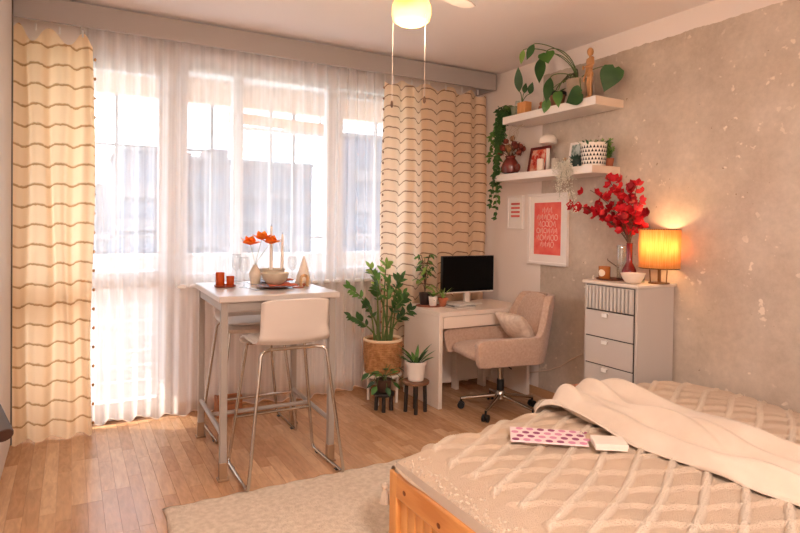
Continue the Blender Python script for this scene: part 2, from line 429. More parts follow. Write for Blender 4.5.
struct(MB().box(-150, 30, -16.6, 250, 200, -16).build('ground_outside', mat('far_ground', (150, 150, 130), .9)))

# ---------------------------------------------------------------- curtains
def curtain_mat(name, c, line, dens=.42):
    m = bpy.data.materials.new(name); m.use_nodes = True; t = m.node_tree; n = t.nodes; L = t.links; b = n['Principled BSDF']; out = n['Material Output']
    at = n.new('ShaderNodeAttribute'); at.attribute_name = 'row'
    nz = n.new('ShaderNodeTexNoise'); nz.inputs['Scale'].default_value = 45; tc = n.new('ShaderNodeTexCoord'); L.new(tc.outputs['Object'], nz.inputs['Vector'])
    ad = n.new('ShaderNodeMath'); ad.operation = 'MULTIPLY_ADD'; ad.inputs[1].default_value = .10; L.new(nz.outputs['Fac'], ad.inputs[0]); L.new(at.outputs['Fac'], ad.inputs[2])
    fr = n.new('ShaderNodeMath'); fr.operation = 'FRACT'; L.new(ad.outputs[0], fr.inputs[0])
    cr = n.new('ShaderNodeValToRGB'); e = cr.color_ramp.elements
    e[0].position = 0; e[0].color = lin(line); e[1].position = .14; e[1].color = lin(c); k = e.new(.07); k.color = lin(line)
    L.new(fr.outputs[0], cr.inputs[0])
    L.new(cr.outputs[0], b.inputs['Base Color']); b.inputs['Roughness'].default_value = .9; b.inputs['Specular IOR Level'].default_value = .1
    tl = n.new('ShaderNodeBsdfTranslucent'); L.new(cr.outputs[0], tl.inputs[0])
    mx = n.new('ShaderNodeMixShader'); mx.inputs[0].default_value = dens; L.new(b.outputs[0], mx.inputs[1]); L.new(tl.outputs[0], mx.inputs[2]); L.new(mx.outputs[0], out.inputs['Surface'])
    n2 = n.new('ShaderNodeTexNoise'); n2.inputs['Scale'].default_value = 160; L.new(tc.outputs['Object'], n2.inputs['Vector'])
    bp = n.new('ShaderNodeBump'); bp.inputs['Strength'].default_value = .25; bp.inputs['Distance'].default_value = .004; L.new(n2.outputs['Fac'], bp.inputs['Height']); L.new(bp.outputs[0], b.inputs['Normal'])
    return m
def curtain(name, label, x0, x1, y, z0, z1, folds, depth, m, seed, spacing=.127, scallop=.0, wave=.03, tr=.012):
    rn = random.Random(seed); ph = [rn.uniform(0, 6.28) for _ in range(8)]
    nu, nv = folds*14, 200
    mb = MB(); attr = []
    for j in range(nv):
        v = j/(nv-1)
        for i in range(nu):
            u = i/(nu-1)
            d = depth*(.55+.45*min(1, (1-v)*1.6+.2))
            a = 2*pi*folds*u + .8*sin(3.1*u+ph[0]) + .25*sin(2*v+ph[1])*sin(5*u+ph[2])
            yy = y + d*sin(a) + .25*d*sin(2.3*a+ph[3]+v*1.5)
            xx = x0 + (x1-x0)*u + .012*sin(7*v+ph[4]+9*u)
            zt = z1 - scallop*(.5-.5*cos(2*pi*folds*.75*u+ph[5]))
            zz = z0 + (zt-z0)*v + (.006*sin(a*1.0+ph[6]) if v < .01 else 0)
            row = (zz + wave*cos(a) + .3*wave*sin(2*a+1) + .01*sin(3*u+2*v))/spacing
            fr_ = row % 1
            if fr_ < .12: yy -= .006*sin(pi*fr_/.12)
            mb.v.append((xx, yy, zz)); attr.append(row)
    for j in range(nv-1):
        for i in range(nu-1): k = j*nu+i; mb.f.append((k, k+1, k+nu+1, k+nu))
    mb.attr = attr
    root = thing(name, label, 'curtain', ((x0+x1)/2, y, z0))
    c0 = V(root.location); mb.v = [tuple(V(p)-c0) for p in mb.v]
    mb.build('drape', m, root, smooth=180)
    hk = MB().tube([(0, 0, 0), (0, 0, .045)], .006, 6).mesh('hook'); hk.materials.append(pvc)
    for q in range(folds):
        u = (q+.5)/folds; link('hook', hk, root, loc=(x0+(x1-x0)*u-c0.x, 0, z1-c0.z-.03))
    # gathered tufts along the side hem
    tf = MB()
    side = x1 if x0 < 1 else x0
    for q in range(int((z1-z0)/spacing)): tf.ball((side-c0.x+(.006 if x0 < 1 else -.006), 0, (q+.5)*spacing), (.009, .009, .012), 6, 4)
    o_ = tf.build('hem_tufts', m, root); o_['kind'] = 'stuff'
    return root
cur1 = curtain_mat('striped_linen', (244, 214, 174), (190, 146, 100), .50)
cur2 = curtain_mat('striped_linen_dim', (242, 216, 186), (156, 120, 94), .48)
curtain('striped_curtain', 'cream curtain with brown thread rows drawn beside the wardrobe', -.40, .125, 4.405, .012, 2.655, 4, .032, cur1, 4, scallop=.10, wave=.010)
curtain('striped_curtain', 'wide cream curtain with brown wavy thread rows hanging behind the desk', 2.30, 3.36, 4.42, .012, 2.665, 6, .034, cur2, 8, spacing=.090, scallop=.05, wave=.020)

def sheer_mat():
    m = bpy.data.materials.new('sheer_voile'); m.use_nodes = True; t = m.node_tree; n = t.nodes; L = t.links; n.remove(n['Principled BSDF']); out = n['Material Output']
    tc = n.new('ShaderNodeTexCoord'); mp = n.new('ShaderNodeMapping'); mp.inputs['Scale'].default_value = (1, .2, .012); L.new(tc.outputs['Object'], mp.inputs[0])
    nz = n.new('ShaderNodeTexNoise'); nz.inputs['Scale'].default_value = 22; nz.inputs['Detail'].default_value = 5; L.new(mp.outputs[0], nz.inputs['Vector'])
    cr = n.new('ShaderNodeMapRange'); cr.inputs[1].default_value = .3; cr.inputs[2].default_value = .7; cr.inputs[3].default_value = .38; cr.inputs[4].default_value = .62; L.new(nz.outputs['Fac'], cr.inputs[0])
    tr = n.new('ShaderNodeBsdfTransparent'); tr.inputs[0].default_value = (1, 1, 1, 1)
    tl = n.new('ShaderNodeBsdfTranslucent'); tl.inputs[0].default_value = (.92, .88, .86, 1)
    df = n.new('ShaderNodeBsdfDiffuse'); df.inputs[0].default_value = (.90, .86, .83, 1)
    m1 = n.new('ShaderNodeMixShader'); m1.inputs[0].default_value = .35; L.new(tl.outputs[0], m1.inputs[1]); L.new(df.outputs[0], m1.inputs[2])
    mx = n.new('ShaderNodeMixShader'); L.new(cr.outputs[0], mx.inputs[0]); L.new(tr.outputs[0], mx.inputs[1]); L.new(m1.outputs[0], mx.inputs[2]); L.new(mx.outputs[0], out.inputs['Surface'])
    return m
sm = sheer_mat()
sr = thing('sheer_curtain', 'wide white sheer curtain hanging in front of the balcony door and windows', 'curtain', (1.2, 4.515, .012))
mb = MB(); nu, nv = 520, 46
def sheer(u, v):
    x = -1.15 + 2.37*u; a = 2*pi*26*u + 2.2*sin(5*u) + 1.1*sin(13*u+1)
    d = .022*(.7+.5*sin(9*u+.5))
    return (x + .006*sin(5*v+20*u), d*sin(a) - .012*(1-v)*sin(2*pi*3*u), (2.735)*v + (.014*sin(a*.5)+.012*sin(17*u) if v == 0 else 0) + (.012 if v == 0 else 0))
mb.grid(nu, nv, sheer); mb.build('voile', sm, sr, smooth=180)
hm = MB(); hm.tube([(sheer(i/260, .004)[0], sheer(i/260, 0)[1], sheer(i/260, 0)[2]+.004) for i in range(261)], .004, 5); hm.build('hem', mat('voile_hem', (214, 196, 182), .9), sr)

# wardrobe at the left edge
wd_m = mat('wardrobe_laminate', (206, 194, 186), .45); alu = mat('dark_aluminium', (96, 84, 74), .4, metal=.6)
wd = thing('wardrobe', 'tall pale sliding wardrobe with dark edge profile beside the striped curtain', 'wardrobe', (-.635, 3.3, 0))
MB().box(-.30, -.02, .06, .30, .95, 2.74).build('body', wd_m, wd, bevel=.003)
MB().box(-.28, 0, 0, .285, .93, .06).build('plinth', mat('wardrobe_base', (228, 216, 206), .5), wd)
MB().box(.30, -.015, .07, .318, .45, 2.73).build('door', wd_m, wd, bevel=.002)
MB().box(.30, .455, .07, .318, .925, 2.73).build('door', wd_m, wd, bevel=.002)
MB().box(.30, .925, .06, .325, .95, 2.74).build('edge_profile', alu, wd)

# ================================================================ LARGE FURNITURE
wood_l = mat('pale_wood', (206, 166, 122), .5, c2=(184, 138, 94), scale=3, stretch=(14, 14, 1.5))
def rotz(a): return Matrix.Rotation(a, 3, 'Z')
def rx(a): return Matrix.Rotation(a, 3, 'X')
def ry(a): return Matrix.Rotation(a, 3, 'Y')

# rug
rugm = mat('rug_wool', (226, 208, 188), .95, c2=(208, 188, 166), scale=38, bump=.9, bscale=120, spec=.1)
rg = MB(); nx, ny = 150, 90
def rug(u, v):
    x = .40 + 2.3*u; y = .30 + 2.775*v
    e = min(u*2.3, (1-v)*2.775)
    return (x + .006*sin(v*60) * (u < .001), y + .008*sin(u*90)*(v > .999), .013*min(1, (e+.002)/.02) + .0015*sin(x*70)*sin(y*55) + .001)
rg.grid(nx, ny, rug)
rug_o = rg.build('rug', rugm, None, smooth=180); tag(rug_o, 'cream woven wool rug lying between the bar table and the bed', 'rug')
rug_o.modifiers.new('solid', 'SOLIDIFY').thickness = .006; rug_o.modifiers['solid'].offset = 1

# ---------------------------------------------------------------- bar table
tm = mat('table_lacquer', (198, 184, 174), .3, spec=.5); tf_m = mat('table_foot', (150, 116, 86), .5); tleg = mat('table_leg_paint', (160, 148, 138), .4)
tb = thing('bar_table', 'tall narrow pale bar table with metal legs in front of the window', 'table', (1.06, 3.655, 0), -R(1.5))
TX, TY = .35, .415
MB().box(-TX, -TY, .985, TX, TY, 1.02).build('tabletop', tm, tb, bevel=.006)
for s in (-1, 1):
    MB().box(-TX+.05, s*(TY-.045)-.011, .93, TX-.05, s*(TY-.045)+.011, .985).build('apron', tleg, tb)
    MB().box(s*(TX-.035)-.011, -TY+.05, .93, s*(TX-.035)+.011, TY-.05, .985).build('apron', tleg, tb)
    for q in (-1, 1):
        X, Y = s*(TX-.035), q*(TY-.045)
        lg = MB().box(X-.019, Y-.019, .0, X+.019, Y+.019, .985).build('leg', tleg, tb, bevel=.004)
        MB().box(X-.022, Y-.022, .0, X+.022, Y+.022, .10).build('foot_sleeve', tf_m, lg, bevel=.003)
        MB().box(X-.03, Y-.03, .0, X+.03, Y+.03, .012).build('foot_pad', tf_m, lg, bevel=.003)
    MB().tube([(s*(TX-.035), -TY+.05, .245), (s*(TX-.035), TY-.05, .245)], .014, 10).build('stretcher', tleg, tb)
MB().tube([(-TX+.035, .03, .245), (TX-.035, .03, .245)], .013, 10).build('stretcher', tleg, tb)

# ---------------------------------------------------------------- bar stools
shell_m = mat('stool_shell', (208, 194, 182), .3, spec=.5); padm = mat('seat_pad_fabric', (226, 214, 204), .9, bump=.3, bscale=150)
def make_stool():
    r = thing('bar_stool', '', 'stool')
    # seat shell: profile from front lip over the seat to the top of the backrest
    prof = [(.20, .700), (.215, .722), (.19, .738), (.12, .742), (0, .738), (-.09, .738), (-.15, .745), (-.19, .775), (-.207, .83), (-.217, .90), (-.226, .97), (-.23, 1.0)]
    P = []
    for i in range(len(prof)-1):
        a, b = prof[i], prof[i+1]
        for k in range(4): t = k/4; P.append((a[0]+(b[0]-a[0])*t, a[1]+(b[1]-a[1])*t))
    P.append(prof[-1])
    n = len(P); g = MB()
    def sh(u, v):
        i = min(n-1, int(round(v*(n-1)))); y, z = P[i]; s = (u-.5)*2
        back = max(0, min(1, (z-.76)/.08)); w = .205 - .012*back
        e = max(0, (i/(n-1)-.93)/.07); w *= 1-.06*e*e
        e2 = max(0, (.07-i/(n-1))/.07); w *= 1-.10*e2*e2
        return (s*w, y + .030*back*s*s, z + .018*(1-back)*s*s*(1 if y < .17 else .4) - .012*e*abs(s)**6)
    g.grid(17, n, sh); g.build('seat_shell', shell_m, r, smooth=60, solid=.010, bevel=0)
    MB().pad((0, .035, .757), (.37, .33, .036), e=.4).build('seat_pad', padm, r, smooth=180)
    for s in (-1, 1):
        pts = [(s*.155, .12, .715), (s*.175, .16, .715), (s*.262, .235, .010), (s*.270, -.235, .010), (s*.185, -.175, .715), (s*.13, -.15, .722)]
        MB().tube(fillet(pts, .035, 5), .0095, 8).build('side_frame', chrome, r, smooth=80)
    MB().tube([(-.135, -.15, .722), (.135, -.15, .722)], .0095, 8).build('cross_bar', chrome, r)
    MB().tube([(-.16, .125, .715), (.16, .125, .715)], .0095, 8).build('cross_bar', chrome, r)
    MB().tube([(-.229, .207, .275), (.229, .207, .275)], .0095, 8).build('footrest', chrome, r)
    for s in (-1, 1):
        for q in (-.15, .15): MB().box(s*.262-.010, q-.015, 0, s*.262+.014, q+.015, .006).build('glide', black_p, r)
    return r
st = make_stool(); st.location = (1.075, 3.26, 0); st['label'] = 'white shell bar stool with its back to the bed and its runners touching the rug'
st2 = copy_tree(st); st2.location = (1.085, 4.06, 0); st2.rotation_euler.z = pi; st2['label'] = 'white shell bar stool tucked under the table on the window side'
st['group'] = st2['group'] = 'stools at the bar table'
st.location.z = .022  # the front runners stand on the rug
st.rotation_euler.x = -R(1.0); st.location.z = .010

# ---------------------------------------------------------------- desk
dk = mat('desk_white', (232, 214, 198), .4)
ds = thing('desk', 'white writing desk with one wide drawer standing in the corner', 'desk', (2.94, 4.05, 0))
DX, DY = .46, .25
MB().box(-DX, -DY, .715, DX, DY+.06, .75).build('desktop', dk, ds, bevel=.003)
MB().box(-DX, -DY+.002, 0, -DX+.035, DY+.05, .715).build('side_panel', dk, ds, bevel=.003)
MB().box(DX-.035, -DY+.002, 0, DX, DY+.05, .715).build('side_panel', dk, ds, bevel=.003)
MB().box(-DX+.035, DY-.02, .05, DX-.035, DY, .715).build('back_panel', dk, ds)
dw = MB().box(-DX+.038, -DY-.004, .622, DX-.038, -DY+.016, .712).build('drawer_front', dk, ds, bevel=.003)
MB().box(-DX+.05, -DY+.016, .63, DX-.05, DY-.03, .70).build('drawer_box', dk, dw)
MB().box(DX-.20, DY-.12, 0, DX-.17, DY-.03, .715).build('inner_leg', dk, ds)
MB().box(-.02, DY-.10, 0, .01, DY-.03, .715).build('inner_leg', dk, ds)

# monitor
mo = thing('computer_monitor', 'black computer monitor with pale chin on a round foot on the desk', 'monitor', (3.0, 4.16, .75))
mf = mat('monitor_white', (222, 210, 198), .35)
MB().box(-.272, -.012, .105, .272, .018, .415).build('housing', mat('monitor_back', (24, 23, 23), .4), mo, bevel=.004)
MB().box(-.266, -.0145, .112, .266, -.0115, .409).build('screen', mat('dark_screen', (6, 6, 7), .3, spec=.15), mo)
MB().box(-.025, .0, .012, .025, .03, .13).build('neck', mf, mo, bevel=.004)
MB().lathe([(.135, 0), (.14, .004), (.135, .010), (.03, .014)], 32, sy=.72).build('foot', mf, mo)
MB().box(-.27, -.0155, .098, .27, -.0125, .108).build('chin', mf, mo)
# books in front of the monitor
bk = [((206, 190, 176), .21, .15, .012), ((120, 112, 108), .20, .14, .008), ((232, 222, 212), .18, .13, .009)]
z = .7505
names = ['beige magazine at the bottom of the small pile on the desk', 'grey notebook in the middle of the small pile on the desk', 'white booklet on top of the small pile on the desk']
for i, (c, w, d, h) in enumerate(bk):
    b = thing('book', names[i], 'book', (2.80+.01*i, 3.98+.008*i, z), [.12, -.1, .25][i], 'books on the desk')
    MB().box(-w/2, -d/2, 0, w/2, d/2, h*.22).box(-w/2, -d/2, h*.78, w/2, d/2, h).box(-w/2, -d/2, 0, -w/2+.003, d/2, h).build('cover', mat('book_cover%d' % i, c, .5), b)
    MB().box(-w/2+.003, -d/2+.003, h*.2, w/2-.003, d/2-.003, h*.8).build('pages', mat('paper', (240, 232, 220), .9), b)
    z += h+.0005

# ---------------------------------------------------------------- swivel chair (local +x = facing)
ch = thing('swivel_chair', 'beige upholstered swivel tub chair on chrome star base at the desk', 'chair', (2.89, 3.56, 0), pi-R(9))
fab = mat('chair_fabric', (198, 168, 148), .9, c2=(186, 155, 135), scale=60, bump=.25, bscale=200, sheen=.2, spec=.15)
def plan(t):   # U-shaped plan, t 0..1 from one arm front round the back to the other
    a = -1 + 2*t
    ang = a*R(118); hw, bk_ = .275, .33
    if abs(a) < .55:
        th = a/.55*pi/2
        return (-.13 - .19*cos(th), .265*sin(th)/1.0)
    k = (abs(a)-.55)/.45
    return (-.13 + k*.49, math.copysign(.265 + .018*k, a))
def shell_h(t):
    a = abs(-1+2*t)
    if a < .30: return .90
    if a < .52: k = (a-.30)/.22; k = k*k*(3-2*k); return .90 + (.612-.90)*k
    k = (a-.52)/.48; return .612 - .0*k - (.025*max(0, (k-.93)/.07)**2)
so = MB(); si = MB()
def outer(u, v):
    x, y = plan(u); zt = shell_h(u); z0 = .40 + .02*abs(2*u-1); z = z0 + (zt-z0)*v
    inset = .022*(1-v)**2; lean = (z-.42)*.22*max(0, 1-abs(2*u-1)/.55)
    f = 1 - inset/.3
    return (x*f - lean, y*f*(1-.10*max(0, (z-.66)/.25)), z)
n_u, n_v = 61, 14
g = MB(); g.grid(n_u, n_v, outer)
sh_o = g.build('shell', fab, ch, smooth=180)
q = sh_o.modifiers.new('solid', 'SOLIDIFY'); q.thickness = .055; q.offset = 0
q = sh_o.modifiers.new('bevel', 'BEVEL'); q.width = .02; q.segments = 4; q.limit_method = 'ANGLE'; q.angle_limit = R(50)
MB().pad((.06, 0, .475), (.56, .50, .13), e=.4).build('seat_cushion', fab, ch, smooth=180)
MB().pad((-.02, 0, .415), (.46, .44, .06), e=.4).build('seat_base', fab, ch, smooth=180)
MB().pad((-.285, 0, .72), (.10, .40, .38), M=ry(R(-13)), e=.5).build('back_cushion', fab, ch, smooth=180)
MB().tube([(0, 0, .12), (0, 0, .40)], .022, 14).build('gas_lift', chrome, ch)
MB().lathe([(.035, .085), (.042, .10), (.042, .15), (.03, .165)], 20).build('hub', chrome, ch)
MB().lathe([(.028, .165), (.028, .25)], 16).build('sleeve', black_p, ch)
for i in range(5):
    a = R(-32+72*i); d = V((cos(a), sin(a), 0)); p = V((-d.y, d.x, 0))
    lg = MB().tube([d*.03+V((0, 0, .125)), d*.30+V((0, 0, .078))], [.017, .012], 8).build('base_arm', chrome, ch)
    c = MB()
    for s in (-1, 1): c.tube([d*.30+p*s*.008+V((0, 0, .027)), d*.30+p*s*.024+V((0, 0, .027))], .027, 14)
    c.tube([d*.30+V((0, 0, .03)), d*.30+V((0, 0, .082))], .008, 8)
    c.build('caster', black_p, lg)
lv = MB().tube([(.02, .05, .395), (.05, .24, .385)], .005, 6).build('lever', black_p, ch)

# small cushion on the chair
cu = thing('throw_cushion', 'small cream ribbed cushion leaning in the swivel chair', 'cushion', (3.02, 3.55, .535))
cu_m = mat('cushion_knit', (232, 210, 190), .95, c2=(214, 188, 166), scale=30, bump=.6, bscale=90, spec=.1)
def pillow(mb, w, h, t, M, c, n=18):
    for s in (1, -1):
        def f(u, v):
            a, b = 2*u-1, 2*v-1; k = max(0, (1-a*a)*(1-b*b))**.38
            p = V((a*w/2*(1-.05*(1-b*b)), b*h/2*(1-.05*(1-a*a)), s*t/2*k)); return V(c)+M @ p
        mb.grid(n, n, f)
    return mb
pm = pillow(MB(), .32, .26, .12, ry(R(52)) @ rotz(R(90)), (0, 0, .108)).build('cover', cu_m, cu, smooth=180)
for i in range(6):
    MB().tube([(V((0, 0, .108)) + (ry(R(52)) @ rotz(R(90))) @ V((-.125+.05*i, b*.122, .06*max(0, (1-b*b)*(1-((-.125+.05*i)/.16)**2))**.38+.001))) for b in (-.9, -.6, -.3, 0, .3, .6, .9)], .004, 5).build('rib', cu_m, cu)

# ---------------------------------------------------------------- chest of drawers
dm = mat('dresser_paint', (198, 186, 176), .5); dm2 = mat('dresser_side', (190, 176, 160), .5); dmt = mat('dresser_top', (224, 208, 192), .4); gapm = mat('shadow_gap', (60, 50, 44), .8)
dc = thing('chest_of_drawers', 'tall grey chest with ribbed top drawer and three handled drawers', 'dresser', (3.26, 2.69, 0))
HX, HY, HT = .175, .215, 1.045
MB().box(-HX, -HY, .03, HX, HY, HT).build('carcass', dm, dc, bevel=.003)
MB().box(-HX-.018, -HY-.012, HT, HX+.01, HY+.012, HT+.02).build('top', dmt, dc, bevel=.004)
for y in (-HY+.03, HY-.03):
    for x in (-HX+.03, HX-.03): MB().box(x-.02, y-.02, 0, x+.02, y+.02, .03).build('foot', dm, dc)
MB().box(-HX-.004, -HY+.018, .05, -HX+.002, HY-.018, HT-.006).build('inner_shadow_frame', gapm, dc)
tops = [1.035, .868, .690, .507, .325]; bots = [.876, .698, .515, .333, .06]
for i, (a, b) in enumerate(zip(tops, bots)):
    d = MB().box(-HX-(.014 if i else .005), -HY+.024, b, -HX-.003, HY-.024, a).build('drawer', dm, dc, bevel=.002)
    if i == 0:
        for k in range(13):
            y = -HY+.036 + k*(2*HY-.072)/12; MB().box(-HX-.027, y-.0095, b+.004, -HX-.004, y+.0095, a-.003).build('rib', dm, d, bevel=.004)
    else:
        hd = MB(); hd.box(-HX-.030, -.022+.02, a-.034, -HX-.027, .022+.02, a-.012); hd.box(-HX-.030, -.022+.02, a-.014, -HX-.014, .022+.02, a-.011)
        hd.build('handle', mat('handle_silver', (240, 234, 226), .3), d)

# ---------------------------------------------------------------- wall shelves
sh_m = mat('shelf_white', (238, 226, 216), .4)
SX = .28
for nm, y0, y1, z0, z1, lb in (('wall_shelf', 2.92, 3.93, 2.28, 2.34, 'upper white floating wall shelf carrying the large leafy plant'), ('wall_shelf', 2.942, 4.03, 1.806, 1.862, 'lower white floating wall shelf carrying the triangle patterned pot')):
    o = thing(nm, lb, 'shelf', (XW-SX/2-.001, (y0+y1)/2, z0), group='floating shelves on the side wall')
    w = (y1-y0)/2
    MB().box(-SX/2, -w, 0, SX/2, w, z1-z0).build('board', sh_m, o, bevel=.003)
    MB().box(-SX/2+.002, -w-.0012, .002, SX/2, -w, z1-z0-.002).build('edge_band', mat('shelf_edge', (226, 204, 182), .5), o)
UZ, LZ = 2.3405, 1.8625

# framed prints
def framed(name, label, X, y0, y1, z0, z1, fw, c, art):
    o = thing(name, label, 'picture', (X, (y0+y1)/2, z0)); w = (y1-y0)/2; h = z1-z0
    f = MB(); f.box(-.03, -w, 0, -.001, w, fw); f.box(-.03, -w, h-fw, -.001, w, h); f.box(-.03, -w, fw, -.001, -w+fw, h-fw); f.box(-.03, w-fw, fw, -.001, w, h-fw)
    f.build('frame', c, o, bevel=.002)
    MB().box(-.018, -w+fw, fw, -.004, w-fw, h-fw).build('mount', mat('mount_paper', (240, 230, 222), .8), o)
    art(o, w, h, fw)
    return o
red_p = mat('print_red', (232, 92, 84), .7, c2=(240, 120, 104), scale=14); pink_p = mat('print_pink', (246, 190, 176), .7)
def art1(o, w, h, fw):
    mx, mz = .075, .085
    MB().box(-.0195, -w+mx, mz, -.018, w-mx, h-mz+.01).build('print', red_p, o)
    rn = random.Random(5); W_ = 2*(w-mx); H_ = h-2*mz
    # hand lettered rows of loops and strokes, too blurred to read as words
    g = MB()
    for r in range(6):
        zc = h-mz-.055-r*(H_-.05)/6.6
        n_ = [3, 6, 5, 6, 6, 4][r]
        for k in range(n_):
            yc = (k-(n_-1)/2)*W_*.86/6.4; s = .022+.004*rn.random()
            if rn.random() < .6: g.tube([(-.0205, yc+s*.8*cos(a), zc+s*sin(a)) for a in [2*pi*q/10*(.8 if rn.random() < .1 else 1) for q in range(10)]], .0035, 4, closed=True)
            else: g.tube([(-.0205, yc-s*.5, zc-s), (-.0205, yc-s*.3, zc+s), (-.0205, yc+s*.5, zc-s*.6), (-.0205, yc+s*.6, zc+s*.6)], .0035, 4)
    g.build('lettering', pink_p, o)
def art2(o, w, h, fw):
    for k in range(4): MB().box(-.0192, -w+.045, h*.36+k*.036, -.018, w-.045, h*.36+k*.036+.018).build('stripe', mat('stripe_red', (214, 96, 88), .8), o)
fr_w = mat('frame_white', (238, 228, 220), .4)
framed('framed_print', 'large white framed print of pale lettering on coral red below the shelf', XW, 3.425, 3.885, 1.108, 1.70, .024, fr_w, art1)
framed('framed_print', 'small pale framed card with four red stripes beside the large coral print', XW, 3.955, 4.16, 1.40, 1.695, .016, fr_w, art2)

# ================================================================ BED
pine = mat('pine', (224, 160, 92), .4, c2=(196, 124, 60), scale=2.2, stretch=(9, 1.2, 9), spec=.45)
pine_v = mat('pine_upright', (226, 164, 96), .4, c2=(198, 128, 64), scale=2.2, stretch=(9, 9, 1.2), spec=.45)
bd = thing('bed', 'low pine bed with slatted footboard standing against the plaster wall', 'bed', (2.26, 1.23, 0))
BX0, BY = -1.145, .80
for s in (-1, 1):
    MB().box(BX0, s*BY-.03, .0165, BX0+.05, s*BY+.03, .445).build('post', pine_v, bd, bevel=.006)
    MB().box(1.09, s*BY-.03, .0165, 1.14, s*BY+.03, .44).build('post', pine_v, bd, bevel=.006)
    MB().box(BX0+.05, s*BY-.015, .20, 1.09, s*BY+.015, .34).build('side_rail', pine, bd, bevel=.005)
tr = MB().box(BX0-.004, -BY+.03, .355, BX0+.046, BY-.03, .45).build('top_rail', pine, bd, bevel=.008)
rn = random.Random(12)
kn = MB().ball((0, 0, 0), (.0015, .012, .010), 10, 5).mesh('knot'); kn.materials.append(mat('pine_knot', (126, 66, 28), .5))
for y, z in ((.70, .40), (.46, .385), (.20, .41), (-.1, .39), (-.42, .405)): link('knot', kn, tr, loc=(BX0-.005, y, z))
MB().box(BX0, -BY+.03, .06, BX0+.046, BY-.03, .13).build('bottom_rail', pine, bd, bevel=.006)
nb = 26; sl = MB().box(-.004, -.0272, .125, .012, .0272, .36).mesh('slat'); sl.materials.append(pine_v)
for i in range(nb): link('slat', sl, bd, loc=(BX0+.02, -BY+.03+.0285+i*(2*BY-.06)/nb, 0), bevel=.004)
MB().box(1.10, -BY+.03, .1, 1.135, BY-.03, .44).build('headboard', pine, bd)
matt = mat('mattress_ticking', (196, 178, 160), .9, bump=.3, bscale=140)
mt_o = MB().pad((-.02, 0, .345), (2.22, 1.60, .27), e=.12, seg=60).build('mattress', matt, bd, smooth=180)

# tufted quilt
A27, B30, SP = R(27), R(30), .122
def topz(x, y):
    z = .488 + .085*math.exp(-((x-2.55)/.62)**2)*(.55+.45*min(1, max(0, (y-.6)/1.3)))
    z -= .055*max(0, (x-3.0)/.4)**1.3
    z += .010*sin(4.1*x+2.0*y+.5)*sin(3.3*y-1.1*x) + .006*sin(9*x-5*y)*sin(7*y+4*x)
    if x > 2.35 and y < 1.5: z += .012*sin(15*y+6*x)*min(1, (x-2.35)*3)*min(1, (1.5-y)*3)     # rumpled part by the wall
    return z
def ridge(x, y, only_a=False):
    h = 0
    inn = min(1, max(0, (x-1.285-.02*sin(y*23))/.015)) * min(1, max(0, (3.36-x)/.03))
    if inn <= 0: return 0
    a = (-x*sin(A27)+y*cos(A27))/SP; b = (x*sin(B30)+y*cos(B30))/SP
    a += .07*sin(x*6+y*3); b += .09*sin(y*7-x*4) + .06*cos(2*pi*a)
    da = abs(a-round(a))*SP; db = abs(b-round(b))*SP
    fz = .5+.5*sin(x*310+y*170)*sin(y*290-x*130)
    if da < .015: h = max(h, (.015+.009*fz)*sqrt(1-(da/.015)**2))
    if db < .007 and not only_a: h = max(h, .019*sqrt(1-(db/.007)**2))
    # between the ridges the cloth puffs a little
    pf = .0025*abs(sin(pi*a)*sin(pi*b))
    return (h+pf)*inn
mb = MB(); nx, ny = 500, 500
DROP = .26
def quilt(u, v):
    x = 1.128 + 2.262*u + (.014*sin(13*v+1)+.008*sin(29*v))*math.exp(-u*30)
    L1 = 1.605 + .09*min(1, max(0, (x-1.2)/.7)) + .012*sin(8*u) ; s = v*(L1+DROP)        # arc length from the near side
    y = .42 + min(s, L1)
    e = max(0, s-L1)
    z = topz(x, y)
    edge = max(0, (x-1.128)); z -= .022*math.exp(-edge/.03)
    if e > 0:
        r = .05; th = min(pi/2, e/r)
        yy = y + r*sin(th); zz = z - r*(1-cos(th)) - max(0, e-r*pi/2)
        w = .014*sin(x*22+1)*min(1, e/.1)
        hh = ridge(x, y+e)
        return (x, yy+w+hh*sin(th), max(.03, zz)+hh*cos(th))
    return (x, y, z+ridge(x, y))
mb.grid(nx, ny, quilt)
mb.attr = [0]*len(mb.v)
for j in range(ny):
    for i in range(nx):
        x = 1.128 + 2.262*i/(nx-1); L1 = 1.605 + .09*min(1, max(0, (x-1.2)/.7)) + .012*sin(8*i/(nx-1)); mb.attr[j*nx+i] = min(1, max(0, ridge(x, .42+j/(ny-1)*(L1+DROP), True)-.004)/.007)
qm = mat('quilt_tuft', (212, 188, 165), .95, bump=.6, bscale=240, spec=.08, sheen=.2)
